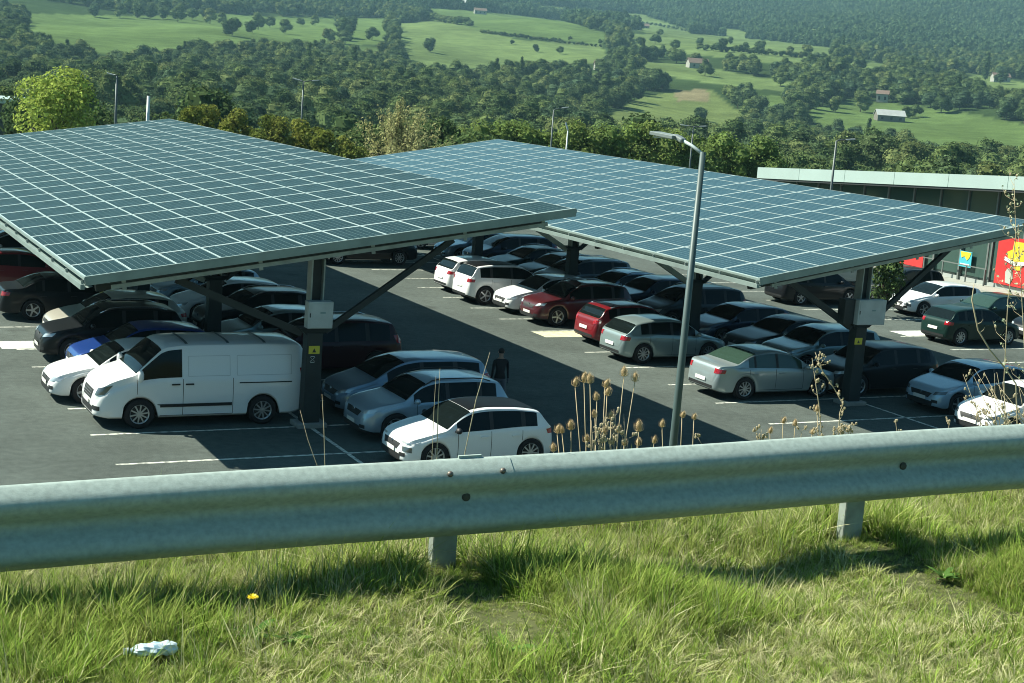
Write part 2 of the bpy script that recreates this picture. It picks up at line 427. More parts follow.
# ------------------------------------------------------------------ solar canopies
GLASS_N = None
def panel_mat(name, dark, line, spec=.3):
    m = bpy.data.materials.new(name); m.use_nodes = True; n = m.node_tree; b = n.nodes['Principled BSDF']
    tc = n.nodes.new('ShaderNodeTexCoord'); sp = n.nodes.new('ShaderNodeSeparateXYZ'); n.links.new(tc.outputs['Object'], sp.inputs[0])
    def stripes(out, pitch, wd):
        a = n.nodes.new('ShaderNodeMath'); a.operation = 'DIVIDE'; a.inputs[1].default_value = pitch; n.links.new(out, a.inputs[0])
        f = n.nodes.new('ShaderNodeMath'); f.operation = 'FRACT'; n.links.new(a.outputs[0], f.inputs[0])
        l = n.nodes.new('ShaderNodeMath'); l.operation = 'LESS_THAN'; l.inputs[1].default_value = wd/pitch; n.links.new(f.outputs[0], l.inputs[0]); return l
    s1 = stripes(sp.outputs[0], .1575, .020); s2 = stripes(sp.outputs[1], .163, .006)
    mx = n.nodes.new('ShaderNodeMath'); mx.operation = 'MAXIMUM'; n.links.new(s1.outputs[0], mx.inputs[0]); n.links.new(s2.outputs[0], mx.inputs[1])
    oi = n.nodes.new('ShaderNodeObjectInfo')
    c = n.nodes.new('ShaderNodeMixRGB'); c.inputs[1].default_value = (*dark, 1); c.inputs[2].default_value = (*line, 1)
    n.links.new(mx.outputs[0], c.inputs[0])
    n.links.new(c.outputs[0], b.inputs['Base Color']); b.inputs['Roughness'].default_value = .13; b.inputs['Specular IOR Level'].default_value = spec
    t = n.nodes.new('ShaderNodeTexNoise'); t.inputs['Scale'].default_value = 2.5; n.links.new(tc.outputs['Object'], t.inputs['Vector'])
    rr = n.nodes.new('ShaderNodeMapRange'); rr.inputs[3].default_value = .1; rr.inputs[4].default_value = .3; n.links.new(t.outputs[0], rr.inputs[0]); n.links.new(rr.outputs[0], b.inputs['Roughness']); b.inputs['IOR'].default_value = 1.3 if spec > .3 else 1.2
    return m
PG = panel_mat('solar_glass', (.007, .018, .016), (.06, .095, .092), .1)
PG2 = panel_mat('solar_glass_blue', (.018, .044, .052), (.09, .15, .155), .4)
ALU = mat('aluminium_frame', (.44, .54, .53), .42, metal=.2, noise=(1.5, .15))
UND = mat('panel_back', (.10, .12, .12), .8)
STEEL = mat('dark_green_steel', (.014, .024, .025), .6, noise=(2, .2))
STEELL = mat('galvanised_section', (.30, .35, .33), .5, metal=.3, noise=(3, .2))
TRIM = mat('pale_edge_trim', (.24, .31, .29), .45, metal=.2, noise=(2, .15))
CAB = mat('cabinet_grey', (.42, .47, .46), .5, noise=(4, .1))
YEL = mat('yellow_sign', (.62, .55, .05), .5)
def panel_mesh(pw, pl, nx=1, ny=1, positions=None, pg=None):
    b = MB(); f_ = .020; g_ = .048; T = .035
    for (ox, oy) in positions or [(0, 0)]:
        x0, y0, x1, y1 = ox, oy, ox+pw, oy+pl
        b.add([(x0+f_, y0+g_, T-.004), (x1-f_, y0+g_, T-.004), (x1-f_, y1-g_, T-.004), (x0+f_, y1-g_, T-.004)], [(0, 1, 2, 3)], 0)
        # frame
        O = [(x0, y0), (x1, y0), (x1, y1), (x0, y1)]; I = [(x0+f_, y0+g_), (x1-f_, y0+g_), (x1-f_, y1-g_), (x0+f_, y1-g_)]
        V = [(*p, T) for p in O]+[(*p, T) for p in I]+[(*p, 0) for p in O]
        F = [(k, (k+1) % 4, 4+(k+1) % 4, 4+k) for k in range(4)]+[(8+k, 8+(k+1) % 4, (k+1) % 4, k) for k in range(4)]
        b.add(V, F, 1); b.add([(*p, 0) for p in O], [(3, 2, 1, 0)], 2)
    me = b.mesh('solar_panel')
    for m_ in (pg or PG, ALU, UND): me.materials.append(m_)
    return me
FR1 = [33.3, 41.7, 50.2, 58.6, 67.0]
def canopy(xl, xr, zl, zr, y0, cols, rows, px, label, frames, near_cab):
    root = empty('solar_canopy', (px, y0, 0), label=label, cat='solar canopy')
    def L(p): return Vector((p[0]-px, p[1]-y0, p[2]))
    run = math.hypot(xr-xl, zr-zl); th = math.atan2(zr-zl, xr-xl); rise = (zr-zl)/(xr-xl)
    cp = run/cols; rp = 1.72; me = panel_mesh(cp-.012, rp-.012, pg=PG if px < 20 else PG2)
    def zt(x): return zl+(x-xl)*rise
    rows_near = max(1, 100//cols)
    for j in range(rows_near):
        for i in range(cols):
            o = bpy.data.objects.new('solar_panel', me); C.objects.link(o); o.parent = root
            d = i*cp+.006
            o.location = L((xl+d*math.cos(th), y0+j*rp+.006, zl+d*math.sin(th))); o.rotation_euler = (0, -th, 0)
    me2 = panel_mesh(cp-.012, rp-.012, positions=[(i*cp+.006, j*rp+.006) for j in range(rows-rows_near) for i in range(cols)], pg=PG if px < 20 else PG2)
    o = bpy.data.objects.new('solar_panels', me2); C.objects.link(o); o.parent = root; o['kind'] = 'stuff'
    o.location = L((xl, y0+rows_near*rp, zl)); o.rotation_euler = (0, -th, 0)
    y1 = y0+rows*rp
    nrm = Vector((-math.sin(th), 0, math.cos(th)))
    def P(x, y, dn): return L((x, y, zt(x)))+nrm*dn
    # edge trims: front closing profile, and the twin rails of the low edge
    b = MB(); b.bar(P(xl-.04, y0-.05, -.045), P(xr+.04, y0-.05, -.06), .07, .20, upv=nrm); b.build('edge_trim', TRIM, root)
    b = MB(); b.bar(P(xl-.02, y0-.09, -.0), P(xl-.02, y1, -.0), .07, .05); b.bar(P(xl-.11, y0-.09, -.16), P(xl-.11, y1, -.16), .09, .11); b.add([P(xl-.02, y0, -.03), P(xl-.02, y1, -.03), P(xl+.12, y1, -.2), P(xl+.12, y0, -.2)], [(0, 1, 2, 3)]); b.add([P(xl+.12, y0, -.2), P(xl+.12, y1, -.2), P(xl-.08, y1, -.21), P(xl-.08, y0, -.21)], [(0, 1, 2, 3)])
    b.build('edge_trim', TRIM, root)
    for k in range(int((y1-y0)/1.72)+1): b = MB(); b.bar(P(xl-.09, y0+k*1.72, -.02), P(xl-.09, y0+k*1.72, -.14), .05, .03); b.build('gutter_bracket', STEELL, root)
    b = MB(); b.bar(P(xr+.02, y0-.09, -.03), P(xr+.02, y1, -.03), .08, .1); b.build('edge_trim', TRIM, root)
    b = MB(); b.bar(P(xl-.04, y1+.03, -.04), P(xr+.04, y1+.03, -.04), .05, .1, upv=nrm); b.build('edge_trim', TRIM, root)
    # purlins
    for f_ in (.04, .2, .36, .52, .68, .84, .97):
        x = xl+(xr-xl)*f_; b = MB(); b.bar(P(x, y0+.06, -.10), P(x, y1-.06, -.10), .07, .16); b.build('purlin', STEELL, root)
    # frames
    for fi, y in enumerate(frames):
        b = MB(); b.bar(P(xl+.35, y, -.34), P(xr-.35, y, -.34), .16, .30, upv=nrm); b.build('rafter', STEEL, root)
        ub = zt(px)-.48
        b = MB()
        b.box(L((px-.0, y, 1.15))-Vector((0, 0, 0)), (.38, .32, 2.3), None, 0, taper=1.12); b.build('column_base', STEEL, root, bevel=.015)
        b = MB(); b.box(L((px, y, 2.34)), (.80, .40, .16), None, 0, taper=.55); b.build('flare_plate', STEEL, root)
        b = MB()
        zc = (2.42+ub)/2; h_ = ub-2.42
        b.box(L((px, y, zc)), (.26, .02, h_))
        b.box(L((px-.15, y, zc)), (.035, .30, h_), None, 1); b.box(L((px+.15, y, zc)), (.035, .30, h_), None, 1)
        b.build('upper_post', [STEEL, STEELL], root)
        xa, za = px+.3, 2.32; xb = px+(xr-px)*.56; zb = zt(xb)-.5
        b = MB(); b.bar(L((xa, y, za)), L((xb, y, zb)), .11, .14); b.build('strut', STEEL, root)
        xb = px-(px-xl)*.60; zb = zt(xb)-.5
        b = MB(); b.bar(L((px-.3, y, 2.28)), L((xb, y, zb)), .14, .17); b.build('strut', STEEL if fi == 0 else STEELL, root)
        b = MB(); b.box(L((px, y, .06)), (.75, .6, .12)); b.build('footing', mat('concrete', (.26, .27, .25), .9, noise=(5, .2)), root, bevel=.02)
    # front tie tube on hangers
    b = MB(); ya = y0+.25
    b.bar(P(xl+.55, ya, -.31), P(xr-.6, ya, -.31), .06, .09, upv=nrm); b.build('tie_rail', STEELL, root)
    for f_ in (.07, .33, .56, .76, .94):
        x = xl+(xr-xl)*f_; b = MB(); b.bar(P(x, ya, -.16), P(x, ya, -.42), .09, .02, upv=(0, 1, 0)); b.build('hanger', STEELL, root)
    if near_cab:
        x0, x1, z0, z1 = near_cab; y = frames[0]-.32
        cb = MB(); cb.box(L(((x0+x1)/2, y, (z0+z1)/2)), (x1-x0, .26, z1-z0)); cab = cb.build('electrical_cabinet', CAB, root, bevel=.012)
        d_ = MB(); d_.box(L(((x0+x1)/2+.01, y-.135, (z0+z1)/2)), (x1-x0-.08, .012, z1-z0-.08)); d_.build('cabinet_door', CAB, cab)
        d_ = MB(); d_.box(L(((x0+x1)/2+.05, y-.146, (z0+z1)/2+.06)), (.13, .006, .04)); d_.build('cabinet_label', mat('grey_label', (.2, .3, .3), .5), cab)
        d_ = MB(); d_.box(L((x0+.05, y-.146, (z0+z1)/2)), (.02, .012, .1)); d_.build('cabinet_handle', STEEL, cab)
        xs = px+(-.02 if px < 20 else -.1); yy = frames[0]-.185
        d_ = MB(); d_.box(L((xs, yy, 1.90)), (.27, .01, .19)); sg = d_.build('warning_sign', YEL, root)
        d_ = MB(); d_.add([L((xs-.05, yy-.008, 1.84)), L((xs+.05, yy-.008, 1.84)), L((xs, yy-.008, 1.94))], [(0, 1, 2)]); d_.build('sign_symbol', mat('sign_black', (.02, .02, .02), .5), sg)
        if px < 20:
            d_ = MB()
            for s_ in (1, -1): d_.bar(L((xs-.06*s_-.03, yy, 1.62)), L((xs+.06*s_-.03, yy, 1.72)), .006, .02, upv=(0, 1, 0))
            d_.box(L((xs-.03, yy, 1.74)), (.1, .006, .018)); d_.box(L((xs-.03, yy, 1.60)), (.1, .006, .018))
            d_.build('white_mark', mat('faded_white', (.45, .5, .5), .6), root)
    return root
# front view box positions were measured on the near columns
canopy(6.6, 18.4, 3.7, 5.5, 32.3, 12, 23, 12.15, 'left solar car park canopy, dark greenish panels, steel columns beside the white van', FR1, (11.84, 12.46, 2.46, 3.1))
c2 = canopy(24.3, 34.3, 3.8, 5.55, 32.3, 10, 21, 28.75, 'right solar car park canopy with bluer panels in front of the shop', [33.3, 41.7, 50.2, 58.6, 66.5], (28.3, 29.3, 2.42, 3.14))
b = MB(); b.box((28.1-28.75, 33.15-32.3, 2.78), (.36, .3, .72)); b.build('switch_box', STEEL, c2, bevel=.01)

# ------------------------------------------------------------------ cars
CAR_GLASS = mat('car_glass', (.006, .010, .010), .05, spec=.22)
CAR_GLASS_G = mat('green_car_glass', (.03, .06, .045), .05, spec=.8)
TYRE = mat('tyre_rubber', (.012, .012, .013), .85)
RIM = mat('alloy_rim', (.45, .48, .5), .3, metal=.7)
RIMD = mat('dark_alloy_rim', (.12, .13, .14), .35, metal=.6)
BLK = mat('black_plastic', (.013, .015, .016), .55)
LAMP = mat('headlamp_glass', (.55, .6, .62), .08, metal=.35, coat=1)
LAMPD = mat('smoked_headlamp', (.12, .14, .15), .06, metal=.3, coat=1)
RED = mat('tail_lamp_red', (.35, .012, .02), .15, coat=1)
PLATE = mat('number_plate', (.7, .7, .66), .4)
CHR = mat('chrome_trim', (.6, .62, .64), .15, metal=.9)
def paint(name, col, metal=.0, rough=.3):
    dk = max(col) < .06; return mat('paint_'+name, col, rough, metal=metal, coat=.3 if dk else .7, spec=.2 if dk else .5)

TYPES = {}
def prof_type(key, L, W, H, top, belt, wp, ws, sides, rw, wu, zc=.33, tumble=.30, rad=.33, clad=1, zf=.19, belt_h=None):
    TYPES[key] = dict(L=L, W=W, H=H, top=top, belt=belt, wp=wp, ws=ws, sides=sides, rw=rw, wu=wu, zc=zc, tumble=tumble, rad=rad, clad=clad, zf=zf)
WP = [(0, .60), (.008, .72), (.025, .83), (.06, .92), (.12, .975), (.2, 1), (.8, 1), (.92, .965), (.965, .9), (.985, .83), (1, .70)]
prof_type('hatch', 4.05, 1.76, 1.47, [(0, .50), (.01, .62), (.03, .71), (.06, .78), (.12, .85), (.2, .93), (.255, .98), (.32, 1.16), (.39, 1.34), (.45, 1.43), (.55, 1.47), (.7, 1.455), (.82, 1.41), (.885, 1.35), (.925, 1.16), (.95, 1.03), (.965, .99), (.985, .88), (1, .58)],
          [(0, .44), (.03, .60), (.12, .76), (.26, .90), (.5, .93), (.8, .99), (.94, .99), (.97, .9), (1, .5)], WP, (.268, .425), [(.33, .545), (.57, .755), (.785, .865)], (.888, .955), (.195, .825))
prof_type('compact', 4.3, 1.80, 1.46, [(0, .50), (.01, .60), (.03, .68), (.06, .75), (.12, .83), (.2, .91), (.265, .96), (.33, 1.14), (.40, 1.33), (.46, 1.42), (.55, 1.46), (.7, 1.445), (.80, 1.40), (.87, 1.33), (.92, 1.13), (.955, 1.0), (.97, .96), (.985, .86), (1, .56)],
          [(0, .43), (.03, .58), (.12, .74), (.26, .88), (.5, .92), (.8, .97), (.94, .97), (.97, .88), (1, .48)], WP, (.278, .432), [(.34, .545), (.57, .745), (.77, .84)], (.878, .955), (.2, .81))
prof_type('sedan', 4.75, 1.85, 1.45, [(0, .48), (.01, .58), (.03, .67), (.06, .74), (.12, .82), (.2, .91), (.27, .97), (.34, 1.17), (.40, 1.33), (.46, 1.42), (.54, 1.455), (.64, 1.435), (.72, 1.37), (.79, 1.23), (.85, 1.08), (.88, 1.05), (.95, 1.03), (.975, .99), (.988, .86), (1, .55)],
          [(0, .42), (.03, .57), (.12, .74), (.26, .88), (.5, .92), (.8, .97), (.92, .99), (.97, .9), (1, .48)], WP, (.283, .44), [(.345, .53), (.552, .705), (.722, .765)], (.70, .845), (.19, .785))
prof_type('suv', 4.25, 1.82, 1.60, [(0, .56), (.01, .70), (.03, .82), (.06, .90), (.12, .97), (.2, 1.03), (.255, 1.08), (.31, 1.25), (.37, 1.43), (.43, 1.53), (.52, 1.59), (.7, 1.59), (.83, 1.55), (.90, 1.49), (.935, 1.28), (.955, 1.12), (.972, 1.07), (.988, .95), (1, .62)],
          [(0, .50), (.03, .70), (.12, .86), (.26, .99), (.5, 1.02), (.8, 1.06), (.94, 1.07), (.97, .98), (1, .54)], WP, (.265, .405), [(.315, .53), (.555, .745), (.775, .875)], (.903, .957), (.2, .82), zc=.35, rad=.355, clad=2, zf=.22)
prof_type('mpv', 4.5, 1.83, 1.62, [(0, .54), (.01, .66), (.03, .77), (.06, .85), (.11, .93), (.17, 1.01), (.21, 1.08), (.28, 1.28), (.36, 1.48), (.43, 1.58), (.52, 1.63), (.7, 1.63), (.84, 1.59), (.91, 1.53), (.945, 1.28), (.962, 1.1), (.975, 1.04), (.988, .92), (1, .6)],
          [(0, .48), (.03, .66), (.12, .83), (.24, .96), (.5, .98), (.8, 1.0), (.94, 1.0), (.97, .93), (1, .52)], WP, (.222, .405), [(.29, .50), (.525, .715), (.745, .89)], (.914, .965), (.19, .8), zc=.34, rad=.34)
prof_type('van', 4.97, 1.99, 1.97, [(0, .62), (.008, .80), (.025, .95), (.05, 1.05), (.10, 1.16), (.15, 1.23), (.175, 1.27), (.22, 1.48), (.27, 1.72), (.305, 1.87), (.34, 1.93), (.42, 1.96), (.7, 1.97), (.94, 1.95), (.975, 1.92), (.99, 1.86), (1, 1.72)],
          [(0, .5), (.03, .74), (.10, .95), (.18, 1.1), (.3, 1.14), (.6, 1.15), (.95, 1.15), (1, 1.12)],
          [(0, .66), (.008, .76), (.025, .85), (.06, .93), (.12, .98), (.2, 1), (.9, 1), (.975, .98), (.992, .955), (1, .92)], (.182, .30), [(.208, .395)], None, (.2, .79), zc=.34, rad=.345, tumble=.15, clad=1, zf=.22)

MESHC = {}
def car_geo(key):
    """returns body mesh data pieces for a type, built once"""
    if key in MESHC: return MESHC[key]
    T = TYPES[key]; L, W = T['L'], T['W']; hw = W/2
    us = set(round(i/66, 4) for i in range(67)) | {0, .004, .01, .018, .03, .045, .06, .93, .94, .955, .965, .975, .985, .993, 1}
    for a, b_ in [T['ws']]+T['sides']+([T['rw']] if T['rw'] else []): us |= {a, b_}
    ra = T['rad']+.055
    for wu in T['wu']:
        for k in range(-8, 9): us.add(round(wu+ra*math.sin(k/8*math.pi/2)/L, 4))
    us = sorted(u for u in us if 0 <= u <= 1)
    key_us = set(); [key_us.update(p) for p in [T['ws']]+T['sides']+([T['rw']] if T['rw'] else [])]
    o = [us[0]]
    for u in us[1:]:
        if u-o[-1] < .0032 and u not in key_us and u != 1:
            continue
        if u-o[-1] < .0032 and o[-1] not in key_us and o[-1] != 0: o[-1] = u; continue
        o.append(u)
    us = o
    rings = []
    for u in us:
        w_ = hw*interp(u, T['wp']); top = interp(u, T['top']); belt = min(interp(u, T['belt']), top-.025)
        zf = T['zf'] + .05*max(0, 1-u/.06)+.09*max(0, (u-.93)/.07); zs = zf+.04
        for wu in T['wu']:
            dx = abs(u-wu)*L
            if dx < ra: zs = max(zs, T['zc']+math.sqrt(ra*ra-dx*dx))
        zfl = max(zf, zs-.035) if zs > zf+.05 else zf
        if zs > belt-.1: zs = belt-.1
        h = top-belt; wb = .945*w_; wr = wb-T['tumble']*max(0, h-.06)-.01
        lp = lambda a, b_, t: a+(b_-a)*t
        rings.append([(0, zfl), (.80*w_, zfl), (.94*w_, zs-.012), (.985*w_, zs+.03), (1.0*w_, lp(zs, belt, .35)), (.998*w_, lp(zs, belt, .62)), (.982*w_, lp(zs, belt, .86)), (.958*w_, belt),
                      (wb, belt+.05*h), (lp(wb, wr, .5), belt+.46*h), (wr, belt+.84*h), (wr*.955, belt+.93*h), (wr*.85, belt+.972*h), (wr*.5, top-.004), (0, top)])
    nr = 15; V = []; idx = {}
    for i, (u, rg) in enumerate(zip(us, rings)):
        x = L/2-u*L
        for k, (y, z) in enumerate(rg):
            bow = .0
            if u < .06 and k >= 1: bow = 0
            idx[(i, k, 1)] = len(V); V.append(Vector((x, y, z)))
            if 0 < k < nr-1: idx[(i, k, -1)] = len(V); V.append(Vector((x, -y, z)))
            else: idx[(i, k, -1)] = idx[(i, k, 1)]
    F = []; MI = []; tags = []
    for i in range(len(us)-1):
        for k in range(nr-1):
            for s in (1, -1):
                f = [idx[(i, k, s)], idx[(i, k+1, s)], idx[(i+1, k+1, s)], idx[(i+1, k, s)]]
                if s == -1: f = f[::-1]
                F.append(tuple(f)); MI.append(1 if k < T['clad']+1 else 0); tags.append((i, k, s))
    for i, fl in ((0, 0), (len(us)-1, 1)):
        lp_ = [idx[(i, k, 1)] for k in range(nr)]+[idx[(i, k, -1)] for k in range(nr-2, 0, -1)]
        # strips rather than one n-gon
        for k in range(nr-1):
            a, b2, c2_, d2 = idx[(i, k, 1)], idx[(i, k+1, 1)], idx[(i, k+1, -1)], idx[(i, k, -1)]
            f = [a, b2, c2_, d2]; f2 = []
            [f2.append(q) for q in f if q not in f2]
            if len(f2) > 2:
                F.append(tuple(f2[::-1] if fl == 0 else f2)); MI.append(1 if k < 2 else 0); tags.append(None)
    me = bpy.data.meshes.new(key+'_body'); me.from_pydata([tuple(v) for v in V], [], F); me.polygons.foreach_set('material_index', MI)
    bm = bmesh.new(); bm.from_mesh(me); bmesh.ops.recalc_face_normals(bm, faces=bm.faces)
    for e in bm.edges:
        if len(e.link_faces) == 2 and e.calc_face_angle(0) > R(38): e.smooth = False
    for f in bm.faces: f.smooth = True
    bm.to_mesh(me); bvh = BVHTree.FromBMesh(bm); bm.verts.ensure_lookup_table()
    nrm = [v.normal.copy() for v in bm.verts]; bm.free()
    def glass(name, u0, u1, k0, k1, sides=(1, -1), off=.004, inset=0):
        Vv = []; Ff = []; mp = {}
        def vi(q):
            if q not in mp: mp[q] = len(Vv); Vv.append(V[q]+nrm[q]*off)
            return mp[q]
        for (f, t) in zip(F, tags):
            if t is None: continue
            i, k, s = t
            if us[i] >= u0-1e-5 and us[i+1] <= u1+1e-5 and k0 <= k < k1 and s in sides: Ff.append(tuple(vi(q) for q in f))
        m = bpy.data.meshes.new(name); m.from_pydata([tuple(v) for v in Vv], [], Ff)
        m.polygons.foreach_set('use_smooth', [True]*len(Ff)); m.update(); return m
    G = dict(T=T, body=me, bvh=bvh)
    G['windscreen'] = glass('windscreen', T['ws'][0], T['ws'][1], 11 if key != 'van' else 11, 14)
    G['side'] = [(glass('side_window', a, b_, 8, 10, (s,))) for a, b_ in T['sides'] for s in (1, -1)]
    gaps = [(T['sides'][i][1], T['sides'][i+1][0]) for i in range(len(T['sides'])-1)]
    G['pillars'] = [glass('window_pillar', a, b_, 8, 10, (s,)) for a, b_ in gaps for s in (1, -1)]
    G['rear'] = glass('rear_window', T['rw'][0], T['rw'][1], 11, 14) if T['rw'] else None
    # proj patches
    def patch(origin, d, a0, a1, z0, z1, off=.006, n=6, m_=3, shape=None):
        """quad patch laid on the body: d = horizontal casting direction, a = sideways, z = up"""
        d = Vector(d).normalized(); a_ = Vector((-d.y, d.x, 0)); Vv = []; ok = True
        for j in range(m_+1):
            for i in range(n+1):
                t, s = i/n, j/m_
                if shape:   # corner list: (a,z) bl, br, tr, tl
                    bl, br, tr, tl = shape
                    A = (bl[0]*(1-t)+br[0]*t)*(1-s)+(tl[0]*(1-t)+tr[0]*t)*s; Z = (bl[1]*(1-t)+br[1]*t)*(1-s)+(tl[1]*(1-t)+tr[1]*t)*s
                else: A = a0+(a1-a0)*t; Z = z0+(z1-z0)*s
                P = Vector((origin[0], origin[1], 0))+a_*A-d*4; P.z = Z
                h = bvh.ray_cast(P, d)
                if h[0] is None: Vv.append(None); continue
                nn = h[1] if h[1].dot(d) < 0 else -h[1]
                Vv.append(h[0]+nn*off-d*off*.5)
        Ff = []
        for j in range(m_):
            for i in range(n):
                q = [j*(n+1)+i, j*(n+1)+i+1, (j+1)*(n+1)+i+1, (j+1)*(n+1)+i]
                if all(Vv[k] is not None for k in q):
                    zs_ = [(Vv[k]-Vv[q[0]]).length for k in q]
                    if max(zs_) < .35: Ff.append(tuple(q))
        Vv = [tuple(v) if v is not None else (0, 0, .5) for v in Vv]
        return Vv, Ff
    G['patch'] = patch
    MESHC[key] = G; return G
def mirror_y(VF): V, F = VF; return [(x, -y, z) for x, y, z in V], [f[::-1] for f in F]

def wheel_mesh(rad, rimr, wd, spokes):
    b = MB(); n = 32
    prof_ = [(rimr, -wd/2+.015), (rad-.03, -wd/2), (rad, -wd/2+.03), (rad, wd/2-.03), (rad-.03, wd/2), (rimr, wd/2-.015)]
    V = []; F = []
    for k in range(n):
        t = 2*math.pi*k/n
        for r, y in prof_: V.append((r*math.cos(t), y, r*math.sin(t)))
    m = len(prof_)
    for k in range(n):
        for i in range(m-1): F.append((k*m+i, ((k+1) % n)*m+i, ((k+1) % n)*m+i+1, k*m+i+1))
    b.add(V, F); tyre = b.mesh('tyre'); tyre.polygons.foreach_set('use_smooth', [True]*len(tyre.polygons)); tyre.materials.append(TYRE)
    b = MB()
    y = wd/2
    # dark well, outer ring, spokes, hub
    def ring(r0, r1, y0, y1, mi):
        V = []; F = []
        for k in range(n):
            t = 2*math.pi*k/n
            V += [(r0*math.cos(t), y0, r0*math.sin(t)), (r1*math.cos(t), y1, r1*math.sin(t))]
        for k in range(n): F.append((2*k, 2*k+1, (2*((k+1) % n))+1, 2*((k+1) % n)))
        b.add(V, F, mi)
    ring(.0, rimr, y-.06, y-.05, 1); ring(rimr-.022, rimr, y-.03, y-.012, 0); ring(.0, .055, y-.008, y-.012, 0); ring(rimr-.022, rimr-.022, y-.055, y-.03, 0)
    for k in range(spokes):
        t = 2*math.pi*(k+.25)/spokes; wd_ = .032 if spokes > 6 else .05
        rot = Matrix.Rotation(-t, 3, 'Y')
        b.box(rot @ Vector((rimr*.52, y-.026, 0)), (rimr*.95, .025, wd_), rot)
    rim = b.mesh('rim'); return tyre, rim
WH = {}
def wheels_for(rad, style):
    k = (round(rad, 3), style)
    if k not in WH:
        sp = {'five': 5, 'ten': 10, 'steel': 8, 'dark': 5}[style]; t, r = wheel_mesh(rad, rad*.66, .2, sp)
        r.materials.append(RIMD if style == 'dark' else RIM); r.materials.append(BLK); WH[k] = (t, r)
    return WH[k]

def make_car(name, key, pm, x, y, face, label, cat='car', group=None, roof=None, lamp='plain', wheel='five', rails=False, hoodm=None, glass=None, seams=False, length=None, z=0, rz=0, trim=False, reg=True, height=None):
    """face -1: nose towards the left (-X), +1: nose to the right"""
    G = car_geo(key); T = G['T']; L, W = T['L'], T['W']; hw = W/2; P = G['patch']
    sx = (length or L)/L
    root = empty(name, (x, y, z), (math.pi if face < 0 else 0)+R(rz), label, cat, group)
    gs = 1 if key == 'van' else .955
    root.scale = (sx*gs, gs, gs*(height or T['H'])/T['H'])
    g = glass or CAR_GLASS
    def lk(nm, me, m_):
        o = bpy.data.objects.new(nm, me); C.objects.link(o); o.parent = root
        ms = m_ if isinstance(m_, list) else [m_]
        while len(me.materials) < len(ms): me.materials.append(None)
        for i, mm in enumerate(ms): o.material_slots[i].link = 'OBJECT'; o.material_slots[i].material = mm
        return o
    body = lk('body', G['body'], [pm, BLK])
    lk('windscreen', G['windscreen'], g)
    for m_ in G['side']: lk('side_window', m_, g)
    for m_ in G['pillars']: lk('window_pillar', m_, BLK)
    if G['rear']: lk('rear_window', G['rear'], g)
    def pt(nm, VF, m_, both=False, par=None):
        if not VF[1]: return
        b = MB(); b.add(*VF); me = b.mesh(nm); me.polygons.foreach_set('use_smooth', [True]*len(me.polygons))
        o = link(nm, me, m_, par or root)
        if both:
            b = MB(); b.add(*mirror_y(VF)); link(nm, b.mesh(nm), m_, par or root)
        return o
    key2 = (key, lamp, 'patches')
    van = key == 'van'; suv = key in ('suv', 'mpv')
    zl = {'hatch': .66, 'compact': .63, 'sedan': .63, 'suv': .79, 'mpv': .74, 'van': .86}[key]
    # headlamps
    c40, s40 = math.cos(R(38)), math.sin(R(38))
    dF = (-c40, -s40, 0); oF = (L/2-.17, hw*.74)
    sh = [(-.20, zl-.065), (.17, zl-.02), (.24, zl+.085), (-.12, zl+.03)]
    if lamp == 'slim': sh = [(-.22, zl+.0), (.18, zl+.02), (.20, zl+.055), (-.2, zl+.035)]
    if van: sh = [(-.15, zl-.10), (.12, zl-.06), (.25, zl+.16), (-.10, zl+.06)]
    hl = LAMPD if lamp == 'smoked' else LAMP
    VF = P(oF, dF, 0, 0, 0, 0, shape=sh)
    # patches cast from +y side: a axis grows towards the nose, so mirror the shape there
    sh2 = [(-p[0], p[1]) for p in sh]; sh2 = [sh2[1], sh2[0], sh2[3], sh2[2]]
    VF = P(oF, dF, 0, 0, 0, 0, shape=sh2)
    pt('headlight', VF, hl, both=True)
    if lamp == 'slim':
        sh = [(-.13, zl-.19), (.12, zl-.17), (.13, zl-.06), (-.12, zl-.07)]
        pt('lower_headlight', P(oF, dF, 0, 0, 0, 0, shape=sh), LAMPD, both=True)
    # nose
    dN = (-1, 0, 0)
    if van:
        pt('grille', P((0, 0), dN, 0, 0, 0, 0, n=10, shape=[(-.38, .62), (.38, .62), (.44, .84), (-.44, .84)]), BLK)
        b = MB()
        for zz in (.68, .74, .80):
            b.add(*P((0, 0), dN, -.36, .36, zz-.008, zz+.008, off=.014, n=10, m_=1))
        link('grille_bar', b.mesh('grille_bar'), CHR, root)
        pt('fog_lamp', P((L/2, hw*.72), (-.9, -.43, 0), -.15, .15, .42, .52), BLK, both=True)
        pt('lower_grille', P((0, 0), dN, 0, 0, 0, 0, n=10, shape=[(-.5, .33), (.5, .33), (.55, .48), (-.55, .48)]), BLK)
        pt('number_plate', P((0, 0), dN, -.26, .26, .50, .60, off=.02), PLATE)
    else:
        z0 = zl-.17
        pt('grille', P((0, 0), dN, 0, 0, 0, 0, n=10, shape=[(-.36, z0), (.36, z0), (.46, zl-.03), (-.46, zl-.03)]), BLK)
        pt('lower_grille', P((0, 0), dN, 0, 0, 0, 0, n=10, shape=[(-.52, .27), (.52, .27), (.56, .40), (-.56, .40)]), BLK)
        pt('number_plate', P((0, 0), dN, -.26, .26, .41, .51, off=.02), PLATE)
        b = MB(); h = G['bvh'].ray_cast(Vector((4, 0, zl-.06)), Vector((-1, 0, 0)))
        if h[0]:
            b.tube([h[0], h[0]+Vector((.025, 0, 0))], .05, 12); b.build('badge', CHR, root)
        pt('fog_lamp', P((L/2, hw*.70), (-.86, -.5, 0), -.1, .1, .36, .45), BLK, both=True)
    # tail lamps
    zt = {'hatch': .87, 'compact': .84, 'sedan': .86, 'suv': .95, 'mpv': 1.05, 'van': 1.1}[key]
